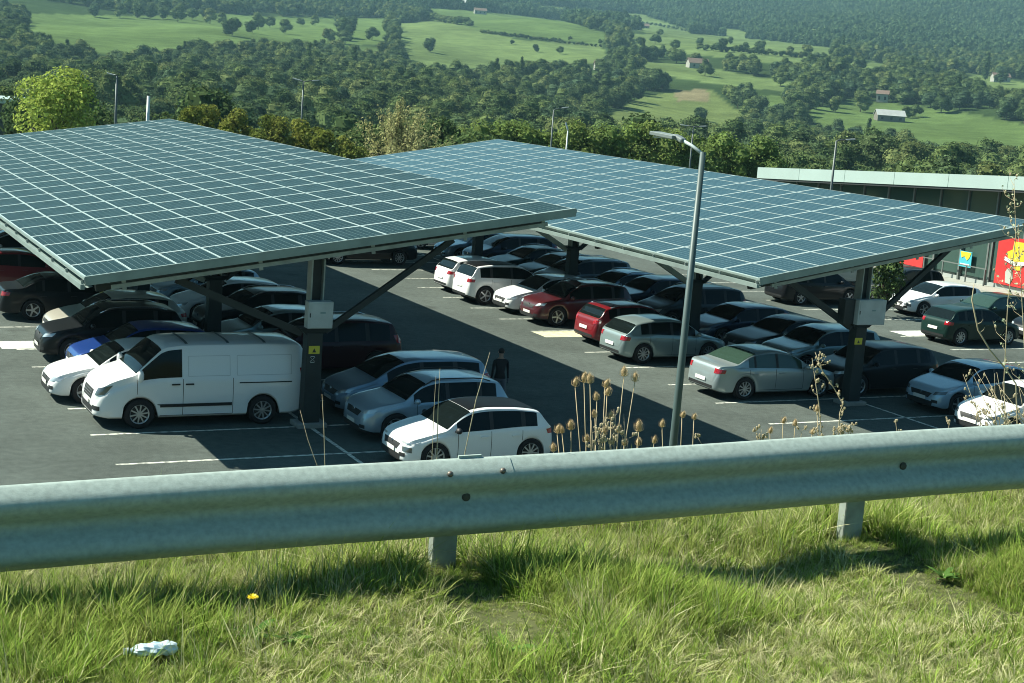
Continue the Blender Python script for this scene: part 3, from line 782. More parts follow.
    if van: pt('tail_light', P((-L/2+.1, hw*.85), (.8, -.6, 0), -.08, .06, .85, 1.35), RED, both=True)
    else:
        hh = .17 if key == 'mpv' else .085
        pt('tail_light', P((-L/2+.15, hw*.78), (.75, -.66, 0), 0, 0, 0, 0, shape=[(-.17, zt-hh*.8), (.18, zt-hh*.6), (.21, zt+hh*.7), (-.14, zt+hh)]), RED, both=True)
        pt('rear_number_plate', P((0, 0), (1, 0, 0), -.26, .26, zt-.30 if key != 'sedan' else .5, zt-.19 if key != 'sedan' else .61, off=.02), PLATE)
        pt('rear_bumper_insert', P((0, 0), (1, 0, 0), -.62, .62, .33, .42, n=10), BLK)
    # sides
    ds = (0, -1, 0); zb = interp(.5, T['belt'])
    doors = [(.335, .553), (.553, .76)] if not van else [(.185, .40), (.40, .64)]
    for s_ in (1, -1):
        for (u0, u1) in doors:
            xh = L/2-(u1-.045)*L if not van else L/2-(u1-.035)*L if u0 < .3 else L/2-(u0+.03)*L
            h = G['bvh'].ray_cast(Vector((xh, 3*s_, zb-.12)), Vector((0, -s_, 0)))
            if h[0]:
                b = MB(); b.box(h[0]+Vector((0, .018*s_, 0)), (.19, .035, .03)); b.build('door_handle', BLK if van else pm, root)
    if seams:
        b = MB()
        us_ = sorted(set([u for d_ in doors for u in d_]))
        for u in us_:
            xx = L/2-u*L
            VF = P((xx, 0), ds, -.006, .006, .30, zb+.0, off=.003, n=1, m_=8); b.add(*VF); b.add(*mirror_y(VF))
        for u0, u1 in doors:
            VF = P((0, 0), (0, -1, 0), -(L/2-u0*L) if 0 else (L/2-u1*L), (L/2-u0*L), .295, .307, off=.003, n=8, m_=1); b.add(*VF); b.add(*mirror_y(VF))
        link('door_seam', b.mesh('door_seam'), BLK, root)
    if van:
        for (u0_, u1_, z0_, z1_) in ((.425, .625, 1.20, 1.66), (.66, .93, 1.20, 1.66)):  # flat grey strips put the shade of pressed panel creases into colour
            b = MB()
            for VFq in (P((0, 0), ds, L/2-u1_*L, L/2-u0_*L, z0_, z0_+.012, off=.002, n=10, m_=1), P((0, 0), ds, L/2-u1_*L, L/2-u0_*L, z1_, z1_+.012, off=.002, n=10, m_=1), P((0, 0), ds, L/2-u0_*L-.006, L/2-u0_*L+.006, z0_, z1_, off=.002, n=1, m_=6), P((0, 0), ds, L/2-u1_*L-.006, L/2-u1_*L+.006, z0_, z1_, off=.002, n=1, m_=6)): b.add(*VFq)
            link('crease_shade', b.mesh('crease_shade'), mat('panel_shadow_line', (.52, .54, .55), .5), root)
            o_ = link('crease_shade', b.mesh('crease_shade'), mat('panel_shadow_line', (.52, .54, .55), .5), root); o_.scale = (1, -1, 1)
        VF = P((0, 0), ds, L/2-.635*L, L/2-.235*L, .50, .575, off=.012, n=14)
        pt('side_moulding', VF, BLK, both=True)
        pt('door_track', P((0, 0), ds, L/2-.93*L, L/2-.67*L, 1.02, 1.045, off=.01, n=10), BLK, both=True)
        b = MB()
        for u in (.42, .62, .80):
            for k in range(12):
                y0 = -hw*.72+k*hw*.12; 
            V_ = []; F_ = []
            for k in range(13):
                yy = -hw*.74+k*hw*1.48/12
                for xx in (L/2-u*L-.035, L/2-u*L+.035):
                    h = G['bvh'].ray_cast(Vector((xx, yy, 4)), Vector((0, 0, -1))); V_.append(h[0]+Vector((0, 0, .02)))
            for k in range(12): F_.append((2*k, 2*k+1, 2*k+3, 2*k+2))
            b.add(V_, F_)
        link('roof_channel', b.mesh('roof_channel'), mat('roof_groove', (.12, .14, .15), .5), root)
    # mirrors
    um = .335 if not van else .205; xm = L/2-um*L+.05; zb2 = interp(um, T['belt'])
    for s_ in (1, -1):
        b = MB(); b.ball((xm, s_*(hw*1.0+.09), zb2+.09+(.06 if van else 0)), (.075, .11 if not van else .09, .075 if not van else .15), 10); b.bar((xm, s_*(hw*.9), zb2+.03), (xm, s_*(hw+.05), zb2+.07), .06, .04)
        b.build('door_mirror', (BLK if roof is BLK else pm), root, smooth=True)
    # roof of a second colour
    if roof:
        Ws = T['ws'][1]; Wr = T['rw'][0] if T['rw'] else .97
        V_ = []; F_ = []; nx, ny = 16, 10
        for i in range(nx+1):
            u = Ws+.002+(Wr-Ws-.004)*i/nx
            for j in range(ny+1):
                h_ = interp(u, T['top'])-interp(u, T['belt']); wr = .945*hw*interp(u, T['wp'])-T['tumble']*max(0, h_-.06)-.01
                yy = wr*.985*(-1+2*j/ny); hh_ = G['bvh'].ray_cast(Vector((L/2-u*L, yy, 4)), Vector((0, 0, -1))); V_.append(hh_[0]+Vector((0, 0, .006)))
        for i in range(nx):
            for j in range(ny): F_.append((i*(ny+1)+j, i*(ny+1)+j+1, (i+1)*(ny+1)+j+1, (i+1)*(ny+1)+j))
        b = MB(); b.add(V_, F_); me = b.mesh('roof'); me.polygons.foreach_set('use_smooth', [True]*len(F_)); link('roof', me, roof if roof is not BLK else mat('gloss_black_roof', (.004, .005, .006), .5, spec=.15), root)
    if rails or trim:
        for s_ in (1, -1):
            pts = []
            for i in range(9):
                u = T['ws'][1]-.02+(.86-T['ws'][1])*i/8; h_ = interp(u, T['top'])-interp(u, T['belt']); wr = .945*hw*interp(u, T['wp'])-T['tumble']*max(0, h_-.06)-.01
                pts.append((L/2-u*L, s_*wr*.96, interp(u, T['top'])+(.015 if 0 < i < 8 else -.03)))
            b = MB(); b.tube(pts, .016, 6); b.build('roof_rail', CHR if trim else BLK, root, smooth=True)
    # wheels
    ty, rm = wheels_for(T['rad'], wheel)
    for wu in T['wu']:
        for s_ in (1, -1):
            o = bpy.data.objects.new('wheel', ty); C.objects.link(o); o.parent = root
            o.location = (L/2-wu*L, s_*(hw-.115), T['zc']-.012); o.rotation_euler = (0, random.uniform(0, 1), 0 if s_ > 0 else math.pi)
            o.scale = (1/root.scale.x, 1/gs, 1/root.scale.z); o.location.z = (T['rad']-.004)/root.scale.z
            r_ = bpy.data.objects.new('rim', rm); C.objects.link(r_); r_.parent = o
    return root

WHT = paint('white', (.80, .82, .82)); SIL = paint('silver', (.33, .40, .41), .45); SILG = paint('silver_green', (.27, .35, .35), .45)
GRY = paint('mid_grey', (.13, .15, .16), .5); BLGR = paint('blue_grey', (.22, .31, .40), .45); LBLGR = paint('light_blue_grey', (.34, .43, .50), .4)
BLKP = paint('black', (.010, .012, .014)); DGRN = paint('dark_green', (.012, .035, .03), .2); DBLU = paint('dark_blue', (.012, .03, .07), .3)
BLUE = paint('bright_blue', (.012, .055, .26), .2); REDP = paint('red', (.17, .009, .014)); DRED = paint('dark_red', (.07, .008, .012), .1); MAR = paint('maroon', (.035, .006, .009), .1)
BEI = paint('beige', (.52, .50, .42), .2); PBLU = paint('pale_blue', (.38, .52, .62), .35); DGY = paint('dark_grey', (.04, .048, .052), .4)
GB, GC = 'vehicles parked under the left canopy', 'vehicles parked under the right canopy'
GE = 'vehicles parked before the shop'
cars = [
 # left canopy, row with noses to the lane on the left
 ('delivery_van', 'van', WHT, 9.66, 34.62, -1, 'white panel van with black side moulding, parked at the left canopy', 'van', GB, dict(lamp='smoked', wheel='ten', seams=True)),
 ('parked_car', 'compact', WHT, 8.72, 37.15, -1, 'white hatchback with sloping bonnet directly behind the white van', 'car', GB, dict(seams=True)),
 ('parked_car', 'hatch', BLUE, 9.65, 39.65, -1, 'bright blue small car, only its bonnet in the sun, between white hatchback and black car', 'car', GB, {}),
 ('parked_car', 'suv', BLKP, 9.35, 42.1, -1, 'black off-roader with clear headlights, nose at the painted bay edge', 'car', GB, dict(trim=True)),
 ('parked_car', 'compact', BEI, 10.1, 45.0, -1, 'beige car with sunlit bonnet, next behind the black off-roader', 'car', GB, {}),
 ('parked_car', 'sedan', BLKP, 9.5, 48.9, 1, 'black saloon showing its red tail lamp at the left edge of the photo', 'car', GB, {}),
 ('parked_car', 'hatch', REDP, 8.9, 54.4, 1, 'red car at the far left edge under the canopy', 'car', GB, {}),
 ('parked_car', 'mpv', SIL, 9.5, 59.3, -1, 'silver car at the far left, behind the red one', 'car', GB, {}),
 # left canopy, right-hand row
 ('parked_car', 'hatch', WHT, 14.6, 29.6, -1, 'white hatchback with black roof, nearest car behind the crash barrier', 'car', GB, dict(length=3.9, height=1.42, roof=BLK, lamp='slim', wheel='ten', seams=True)),
 ('parked_car', 'suv', LBLGR, 14.75, 32.2, -1, 'light blue grey crossover with dark roof rails behind the black-roofed hatchback', 'car', GB, dict(length=4.05, height=1.53, rails=True, seams=True)),
 ('parked_car', 'mpv', BLGR, 15.3, 34.7, -1, 'blue grey people carrier with long roof, third from the barrier', 'car', GB, dict(height=1.5, wheel='ten')),
 ('parked_car', 'mpv', MAR, 14.85, 39.7, -1, 'maroon people carrier in deep shade behind the canopy column', 'car', GB, dict(trim=True)),
 ('parked_car', 'compact', SILG, 14.2, 42.3, -1, 'grey green hatchback with pale roof beyond the maroon people carrier', 'car', GB, dict(roof=paint('pale_roof', (.45, .55, .58), .3))),
 ('parked_car', 'suv', BLKP, 14.6, 45.0, -1, 'black car with a bright roof rail beyond the grey green hatchback', 'car', GB, dict(trim=True)),
 ('parked_car', 'hatch', WHT, 14.5, 48.0, -1, 'white hatchback in shade under the middle of the left canopy', 'car', GB, {}),
 ('parked_car', 'hatch', PBLU, 14.6, 50.9, -1, 'pale blue car whose roof shows below the canopy edge, beyond the white one in shade', 'car', GB, {}),
 # right canopy, left-hand row
 ('parked_car', 'sedan', SIL, 26.95, 35.1, 1, 'silver saloon with red tail lamps, rear to the lane', 'car', GC, dict(wheel='ten', glass=CAR_GLASS_G, seams=True)),
 ('parked_car', 'compact', SILG, 26.75, 40.3, 1, 'silver hatchback with spoked wheels left of the tall lamp post', 'car', GC, dict(wheel='ten', seams=True)),
 ('parked_car', 'hatch', REDP, 27.2, 43.0, 1, 'bright red hatchback seen from behind, next to the silver hatchback', 'car', GC, dict(trim=True)),
 ('parked_car', 'suv', DRED, 27.25, 47.0, -1, 'dark red off-roader with sunlit bonnet by the pale yellow walkway', 'car', GC, dict(trim=True, wheel='five')),
 ('parked_car', 'compact', WHT, 27.35, 49.4, -1, 'white-nosed car squeezed between dark red off-roader and white crossover', 'car', GC, dict()),
 ('parked_car', 'suv', WHT, 26.75, 51.75, 1, 'white crossover with dark sills and red tail lamp, rear to the lane', 'car', GC, dict(roof=BLK, wheel='five', seams=True)),
 ('parked_car', 'hatch', WHT, 27.0, 54.3, 1, 'small white car behind the white crossover', 'car', GC, {}),
 ('parked_van', 'van', BLKP, 24.9, 62.6, 1, 'black van low under the front edge of the left canopy', 'van', GC, dict(wheel='ten')),
 # right canopy, right-hand row
 ('parked_car', 'hatch', WHT, 31.45, 29.3, -1, 'white hatchback partly behind dry weeds at the right edge', 'car', GC, dict(lamp='smoked', seams=True)),
 ('parked_car', 'hatch', PBLU, 32.3, 32.25, -1, 'pale blue small car with black grille beside the white hatchback at right', 'car', GC, dict(length=3.95, lamp='smoked', seams=True)),
 ('parked_car', 'suv', BLKP, 30.9, 34.9, -1, 'black car in the shade just right of the canopy cabinet', 'car', GC, dict(height=1.55)),
 ('parked_car', 'suv', SILG, 31.1, 37.7, -1, 'grey crossover with dark windscreen left of the right column', 'car', GC, dict(wheel='ten')),
 ('parked_car', 'sedan', DGY, 31.7, 40.2, -1, 'dark grey saloon with low roof behind the grey crossover', 'car', GC, {}),
 ('parked_car', 'compact', DBLU, 31.5, 42.8, -1, 'dark blue car behind the low dark saloon', 'car', GC, {}),
 ('parked_car', 'mpv', DGY, 31.6, 46.0, -1, 'dark grey tall car whose side windows show left of the lamp post', 'car', GC, dict(trim=True)),
 ('parked_car', 'suv', DBLU, 31.6, 48.5, -1, 'dark blue tall car beyond the dark grey one', 'car', GC, {}),
 ('parked_car', 'sedan', BLGR, 31.7, 51.0, -1, 'blue grey saloon with curved silver window line', 'car', GC, dict(trim=True)),
 ('parked_car', 'mpv', GRY, 31.2, 53.5, -1, 'mid grey car with square window beside the second right column', 'car', GC, dict(trim=True)),
 ('parked_car', 'compact', BLKP, 31.5, 56.0, -1, 'black hatchback with pale pillar line behind the white crossover', 'car', GC, dict(trim=True)),
 ('parked_car', 'sedan', DGRN, 31.5, 58.4, -1, 'dark green saloon beyond the black hatchback', 'car', GC, dict(trim=True)),
 ('parked_car', 'mpv', DBLU, 31.8, 61.3, -1, 'dark blue tall estate car high under the right canopy', 'car', GC, dict(length=4.7)),
 ('parked_car', 'compact', BLGR, 31.3, 63.8, -1, 'blue grey hatchback by the slim far column', 'car', GC, {}),
 ('parked_car', 'hatch', WHT, 31.2, 68.4, -1, 'white car far back under the left canopy corner', 'car', GC, {}),
 # beyond: double row before the shop
 ('parked_car', 'hatch', DGRN, 41.95, 42.2, 1, 'dark green hatchback with white number plate, rear to the lane before the shop', 'car', GE, dict(wheel='ten')),
 ('parked_car', 'compact', BLKP, 46.8, 42.3, -1, 'black car facing the dark green hatchback at the right edge', 'car', GE, {}),
 ('parked_car', 'compact', DGRN, 45.9, 45.2, -1, 'green grey car with bright windscreen behind the dark green hatchback', 'car', GE, dict(glass=CAR_GLASS_G)),
 ('parked_car', 'compact', WHT, 45.85, 48.3, -1, 'white car with black grille, nose toward the canopy, before the shop doors', 'car', GE, dict(rz=-6, lamp='slim')),
 ('parked_car', 'suv', BLKP, 47.1, 52.0, -1, 'black tall car between the young tree and the white car', 'car', GE, {}),
 ('parked_car', 'mpv', BLKP, 41.7, 51.5, 1, 'black people carrier under the far edge of the right canopy', 'car', GE, dict(trim=True, wheel='five')),
 ('parked_car', 'compact', SIL, 47.1, 57.0, -1, 'silver car glimpsed left of the young tree', 'car', GE, {}),
 ('parked_car', 'hatch', WHT, 47.1, 61.5, -1, 'white car furthest back before the shop', 'car', GE, {}),
]
for (nm, key, pm, x, y, face, label, cat, grp, kw) in cars:
    make_car(nm, key, pm, x, y, face, label, cat, grp, **kw)

# ------------------------------------------------------------------ shop
FX = 56.3
def shop():
    root = empty('shop_building', (FX, 60, 0), label='low shop with dark glass front, pale roof fascia and red wall panels', cat='shop')
    L = lambda x, y, z: Vector((x-FX, y-60, z))
    ya, yb = 42.0, 74.5
    zt = lambda y: 4.49+(74.5-y)*.063   # the fascia climbs towards the viewer
    def slab(name, x0, x1, y0, y1, zb, zt_, m_, par=root, bev=0):
        b = MB(); V = [L(x, y, z(y)) for z in (zb, zt_) for x, y in ((x0, y0), (x1, y0), (x1, y1), (x0, y1))]
        b.add(V, [(3, 2, 1, 0), (4, 5, 6, 7), (0, 1, 5, 4), (1, 2, 6, 5), (2, 3, 7, 6), (3, 0, 4, 7)]); return b.build(name, m_, par, bevel=bev)
    K = lambda c: (lambda y: c)
    fas = mat('fascia_white', (.36, .46, .43), .5, noise=(.6, .05)); gl = mat('shop_glass', (.045, .085, .072), .06, spec=.6)
    dk = mat('soffit_dark', (.03, .035, .035), .6); mul = mat('mullion_grey', (.16, .18, .17), .5, metal=.2)  # dk: one even near-black colour for the soffit
    n = 8
    for i in range(n):
        y0 = ya+(yb-ya)*i/n; y1 = ya+(yb-ya)*(i+1)/n-.03
        slab('fascia_panel', FX-1.25, FX-1.05, y0, y1, lambda y: zt(y)-.66, zt, fas)
    slab('roof', FX-1.04, FX+22, ya, yb-.03, lambda y: zt(y)-.62, lambda y: zt(y)-.12, mat('roof_membrane', (.30, .31, .30), .8, noise=(.4, .15)))
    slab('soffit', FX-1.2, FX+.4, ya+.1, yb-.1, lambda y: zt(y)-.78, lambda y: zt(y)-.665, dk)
    slab('side_wall', FX, FX+21.5, yb-.4, yb-.1, K(0), lambda y: zt(y)-.79, mat('dark_cladding', (.05, .06, .06), .6))
    slab('side_wall', FX, FX+21.5, ya+.1, ya+.4, K(0), lambda y: zt(y)-.79, mat('dark_cladding', (.05, .06, .06), .6))
    slab('plinth', FX-.06, FX+.1, ya+.4, yb-.4, K(0), K(.32), mat('plinth_grey', (.33, .36, .34), .7))
    red = mat('red_panel', (.55, .030, .028), .5, noise=(2, .08))
    # bays: glass panes between mullions, red panels where the photograph has them
    ys = [yb-.4-2.03*i for i in range(18)]
    for i in range(17):
        y1, y0 = ys[i], ys[i+1]
        lower_red = (y0 > 62.6 and y1 < 67.6)
        w_ = slab('window', FX, FX+.05, y0+.06, y1-.06, K(.33), lambda y: zt(y)-.80, gl)
        slab('mullion', FX-.09, FX+.02, y1-.05, y1+.05, K(.33), lambda y: zt(y)-.80, mul)
        if i % 2 == 0 and i > 5: slab('transom', FX-.05, FX-.005, y0+.06, y1-.06, K(2.45), K(2.53), mul)
    slab('red_panel', FX-.2, FX-.1, 60.5, 63.9, K(.36), K(2.2), red)
    rp = slab('red_panel', FX-.2, FX-.1, 51.4, 55.3, K(.36), K(2.75), red)
    # yellow shape with a white band on the red panel, drawn as flat boards
    yel = mat('sign_yellow', (.80, .56, .03), .5); wh = mat('sign_white', (.72, .74, .70), .5); gy = mat('sign_grey', (.42, .44, .38), .6)
    def poly(name, pts, xo, m_, dd=.03):
        if name in ('yellow_emblem', 'white_emblem_band', 'grey_emblem'): pts = sc(pts)
        b = MB(); k = len(pts); V = [L(FX-xo, y, z) for y, z in pts]+[L(FX-xo-dd, y, z) for y, z in pts]
        b.add(V, [tuple(range(k)), tuple(range(k, 2*k))[::-1]]+[(i, (i+1) % k, k+(i+1) % k, k+i) for i in range(k)]); return b.build(name, m_, rp)
    c = 53.9; sc = lambda q: [(c+(y-c)*.62, .45+(z-.8)*.8) for y, z in q]
    poly('yellow_emblem', [(c+.55, 3.46), (c+.6, 2.95), (c+1.15, 2.75), (c+1.0, 2.35), (c+.3, 2.15), (c+.1, 1.7), (c-.4, 1.75), (c-.5, 2.2), (c-1.2, 2.4), (c-1.25, 2.8), (c-.6, 3.0), (c-.55, 3.46)], .205, yel)
    poly('white_emblem_band', [(c+1.3, 2.45), (c+.2, 2.2), (c-1.2, 2.35), (c-1.2, 2.15), (c+.2, 1.98), (c+1.3, 2.22)], .24, wh)
    poly('grey_emblem', [(c+1.1, 1.5), (c+.9, 1.75), (c+.4, 1.7), (c+.25, 1.2), (c+.5, .8), (c+1.0, .85)], .205, gy)
    # glass doors with poster
    for y in (56.0, 57.9, 59.8):
        slab('door_post', FX-.16, FX-.095, y-.05, y+.05, K(.02), K(2.6), mul)
    slab('door_head', FX-.16, FX-.095, 56.06, 59.74, K(2.5), K(2.6), mul)
    slab('hand_rail', FX-.5, FX-.44, 55.6, 60.2, K(.95), K(1.0), mul)
    for y in (55.7, 57.0, 58.7, 60.1): slab('rail_post', FX-.5, FX-.44, y-.03, y+.03, K(0.02), K(.945), mul)
    po = slab('poster', FX-.2, FX-.165, 57.0, 57.85, K(.85), K(1.65), mat('poster_cyan', (.06, .42, .50), .5))
    poly2 = [(57.8, 1.62), (57.7, 1.3), (57.5, 1.4), (57.3, 1.2), (57.15, 1.35), (57.05, 1.62)]
    poly('poster_picture', poly2, .21, yel, .01)
    slab('poster_band', FX-.215, FX-.205, 57.1, 57.75, K(.95), K(1.02), wh, po)
shop()

# ------------------------------------------------------------------ lamp posts
def lamp_post(base, H, label, arms=(), rad=.07, tilt=(0, 0), m_=None, head=True, grp=None, white=False):
    m_ = m_ or mat('lamp_post_grey', (.09, .11, .11), .5, metal=.3, noise=(3, .15))
    r = empty('lamp_post', base, 0, label, 'lamp post', grp)
    top = Vector((tilt[0], tilt[1], H))
    b = MB(); b.tube([(0, 0, -.1), (0, 0, .6), tuple(top*.5+Vector((0, 0, 0))), tuple(top)], [rad*1.25, rad*1.15, rad, rad*.7], 10); b.build('pole', m_, r, smooth=True)
    b = MB(); b.tube([(0, 0, -.05), (0, 0, .03)], rad*2.4, 12); b.build('base_plate', m_, r)
    for a in arms:
        a = Vector(a); e = top+a
        b = MB(); b.tube([top, top+a*.15+Vector((0, 0, .02)), e], rad*.5, 8); arm = b.build('arm', m_, r, smooth=True)
        d = Vector((a.x, a.y, a.z*.6)).normalized(); b = MB(); b.bar(e-d*.05, e+d*.42, .14, .05); b.build('lamp_head', mat('lamp_head_white', (.40, .44, .44), .4), r, bevel=.02)
        b = MB(); b.bar(e+d*.02-Vector((0, 0, .034)), e+d*.36-Vector((0, 0, .034)), .1, .015); b.build('lamp_lens', mat('lens', (.5, .5, .45), .2), r)
    return r
# the tall one in front: measured foot and tip
foot = Vector((11.75, 17.25, tz(11.75, 17.25))); tip = onD(703, 152, 21.0)
armv = onD(680, 139, 21.3)-tip
g_ = empty('lamp_post', foot, 0, 'tall pale grey lamp post with flat double-arm head, rising from the bank before the cars', 'lamp post')
PALE = mat('pale_pole', (.065, .10, .10), .5, metal=.1, noise=(2.5, .12))
b = MB(); tp = tip-foot; b.tube([(0, 0, -.2), tp*.05, tp*.5, tp], [.078, .072, .056, .040], 14); b.build('pole', PALE, g_, smooth=True)
b = MB(); b.tube([tp-Vector((0, 0, .03)), tp+armv*.5, tp+armv], [.026, .025, .024], 10); b.build('arm', mat('pale_arm', (.40, .47, .47), .4), g_, smooth=True)
hd = tp+armv; d_ = armv.normalized(); HEADM = mat('lamp_head_pale', (.20, .24, .24), .6)
b = MB(); b.bar(hd-d_*.08, hd+d_*.12, .11, .07); b.build('lamp_joint', HEADM, g_, bevel=.02)
far = onD(655, 133, 21.6)-foot
b = MB(); b.bar(hd+d_*.05, far, .26, .05); b.build('lamp_head', HEADM, g_, bevel=.006)
b = MB(); b.bar(hd+d_*.12-Vector((0, 0, .035)), far-d_*.06-Vector((0, 0, .035)), .2, .02); b.build('lamp_lens', mat('lens', (.5, .5, .45), .2), g_)

def far_post(px, py_top, D, label, armpx=None, rad=.07, **kw):
    T_ = onD(px, py_top, D); z0 = tz(T_.x, T_.y) if D > 100 else 0
    arms = []
    for (ax, ay) in (armpx or []):
        e = onD(ax, ay, D); arms.append(tuple((e-T_)*.7))
    return lamp_post((T_.x, T_.y, z0), T_.z-z0, label, arms, rad, **kw)
far_post(116.9, 76, 92, 'lamp post with one small head beside the bright green tree', [(112, 74)], .09)
PW = mat('white_pole', (.6, .64, .62), .5)
b_ = far_post(148.5, 96, 92, 'short pale post without lamp behind the left canopy', None, .13, m_=PW)
far_post(303.5, 82, 95, 'thin dark lamp post behind the olive hedge', [(317, 80), (297, 79)])
far_post(553.8, 110, 95, 'lamp post with arm to the right behind the middle of the canopies', [(566, 107)], .06)
far_post(567.8, 131, 93, 'short white post with small round head behind the right canopy', [(567.4, 128)], .06, m_=PW)
far_post(693.5, 127, 97, 'thin double-armed lamp post behind the tall front lamp', [(703, 126), (684, 125)], .06)
far_post(836.5, 141, 72, 'dark lamp post with pale arm standing before the shop roof', [(851, 139)])

# ------------------------------------------------------------------ leaf clouds
def leaf_cloud(name, lobes, n, size, seed, core=.72, up_bias=.25, mats=None, trunk=None, aspect=1.7):
    """crown made of many small leaf faces spread over uneven lobes"""
    r_ = np.random.default_rng(seed); V = []; F = []; MI = []
    wts = np.array([l[3]**2 for l in lobes]); wts = wts/wts.sum()
    ch = r_.choice(len(lobes), n, p=wts)
    for c in ch:
        x, y, z, rr = lobes[c][:4]; sq = lobes[c][4] if len(lobes[c]) > 4 else .85
        d = r_.normal(size=3); d /= np.linalg.norm(d)
        if d[2] < -.5 and r_.random() < .6: d[2] *= -1
        q = rr*(.72+.36*r_.random()**.7); p = np.array([x, y, z])+d*np.array([q, q, q*sq])
        nn = d+r_.normal(size=3)*.55+np.array([0, 0, up_bias]); nn /= np.linalg.norm(nn)
        a = np.cross(nn, r_.normal(size=3)); a /= np.linalg.norm(a); b2 = np.cross(nn, a)
        s = size*(.6+.8*r_.random()); h = s/aspect
        i = len(V); V += [p-a*s*.5, p+b2*h*.5+nn*s*.08, p+a*s*.5, p-b2*h*.5+nn*s*.08]; F.append((i, i+1, i+2, i+3)); MI.append(0)
    if core:
        for l in lobes:
            x, y, z, rr = l[:4]; sq = l[4] if len(l) > 4 else .85; i = len(V); q = rr*core; nn_ = 7; mm = 4
            for a in range(mm+1):
                t = math.pi*a/mm
                for k in range(nn_):
                    p = 2*math.pi*k/nn_+a*.4; j = q*(1+r_.uniform(-.14, .14)); V.append(np.array([x+j*math.sin(t)*math.cos(p), y+j*math.sin(t)*math.sin(p), z+j*sq*math.cos(t)]))
            for a in range(mm):
                for k in range(nn_): F.append((i+a*nn_+k, i+(a+1)*nn_+k, i+(a+1)*nn_+(k+1) % nn_, i+a*nn_+(k+1) % nn_)); MI.append(0)
    if trunk:
        b = MB()
        for pts, rads in trunk: b.tube(pts, rads, 6)
        i = len(V); V += [np.array(v) for v in b.v]; F += [tuple(k+i for k in f) for f in b.f]; MI += [1]*len(b.f)
    me = bpy.data.meshes.new(name); me.from_pydata([tuple(map(float, v)) for v in V], [], F); me.polygons.foreach_set('material_index', MI); me.update()
    for m_ in mats: me.materials.append(m_)
    return me
BARK = mat('bark', (.09, .075, .055), .9)
WOODG = leafmat('wood_leaves', [(.050, .082, .036), (.085, .130, .050), (.140, .185, .065), (.066, .110, .062), (.10, .14, .052), (.185, .22, .085)], .6, .25)
def lobes_for(seed, w_, h, n=11, base=.25):
    r_ = random.Random(seed); o = []
    for i in range(n):
        a = r_.uniform(0, 2*math.pi); t = r_.random(); z = h*(base+(.92-base)*t); ww = w_/2*math.sin(math.pi*min(.95, max(.12, .18+.72*t)))**.6
        rr = r_.uniform(.17, .27)*w_; q = max(0, ww-rr*.7)*r_.uniform(.55, 1.05)
        o.append((q*math.cos(a), q*math.sin(a), z-rr*.2, rr, r_.uniform(.75, 1)))
    o.append((0, 0, h*.6, w_*.30, 1)); return o
TREES = []
for k in range(6):
    h = 1.0; TREES.append(leaf_cloud('tree_kind', lobes_for(100+k, 10.6, [10.5, 11, 9.5, 12, 10.5, 9][k], 10), 2200, .5, k, .86, mats=[WOODG, BARK], trunk=[([(0, 0, -1), (.1, 0, 2), (0, .1, 5)], [.28, .22, .1])]))
# a slim poplar and a conifer
def column_lobes(h, w_, n=9): return [(random.uniform(-.15, .15)*w_, random.uniform(-.15, .15)*w_, h*(.12+.82*i/(n-1)), w_*.5*(1-.75*abs(i/(n-1)-.35)**1.3), 1.1) for i in range(n)]
TREES.append(leaf_cloud('tree_kind', column_lobes(15, 3.6), 900, .55, 61, .75, mats=[leafmat('poplar_leaves', [(.035, .06, .02), (.05, .085, .03)], .4, .15), BARK], trunk=[([(0, 0, -1), (0, 0, 3)], [.25, .2])]))
FARG = leafmat('far_leaves', [(.050, .092, .046), (.066, .11, .052), (.09, .135, .06), (.058, .10, .058)], .45, .15)
FART = [leaf_cloud('far_tree_kind', lobes_for(300+k, 11, 10.5, 6, .1), 260, 1.5, 50+k, .8, mats=[FARG]) for k in range(4)]

# where the woods stand
def place_ok(x, y, z, h):
    px, py = proj((x, y, z))
    if px < -110 or px > 1134 or py < -70: return None
    if field_at(px, py) >= 0: return None
    qx, qy = proj((x, y, z+h*.62))
    if field_at(qx, qy) >= 0: return None
    return px, py, proj((x, y, z+h))[1]
def canopy_edge(px):   # picture row under which the canopies, cars or shop hide the land
    return interp(px, [(-110, 150), (0, 133), (165, 118), (360, 158), (500, 142), (520, 142), (755, 178), (757, 168), (1134, 180)])
near = []; mid = []
r_ = random.Random(11)
a0, a1 = YA-R(24), YA+R(24)
cand = 0
for k in range(46000):
    a = r_.uniform(a0, a1); r2 = math.sqrt(r_.uniform(150**2, 1750**2)); x, y = r2*math.sin(a), r2*math.cos(a)
    if LOT[0]-15 < x < LOT[2]+20 and LOT[1] < y < LOT[3]+20: continue
    # open strips and clearings in the woods
    cl = math.sin(x/70+1.3*math.sin(y/110))+math.sin(y/90+x/210)
    D_ = x*hfx+y*hfy
    if r2 > 900 and cl > 1.1: continue
    if r_.random() > (.235 if r2 < 900 else .32): continue
    h = r_.uniform(8, 13)*(1.0 if r2 > 300 else .8); z = tz(x, y); ok = place_ok(x, y, z, h)
    if not ok: continue
    if ok[2] > canopy_edge(ok[0])+2: continue
    mid.append((r2, x, y, z, h))
mid.sort()
NIND = 225
ind, rest = mid[:NIND], mid[NIND:]
zone = lambda x, y: ('left' if proj((x, y, 0))[0] < 360 else 'middle' if proj((x, y, 0))[0] < 700 else 'right')
ZL = {'left': 'broadleaf tree in the dark wood beyond the left canopy', 'middle': 'broadleaf tree in the wood beyond the middle of the canopies', 'right': 'broadleaf tree in the belt of woodland behind the shop roof'}
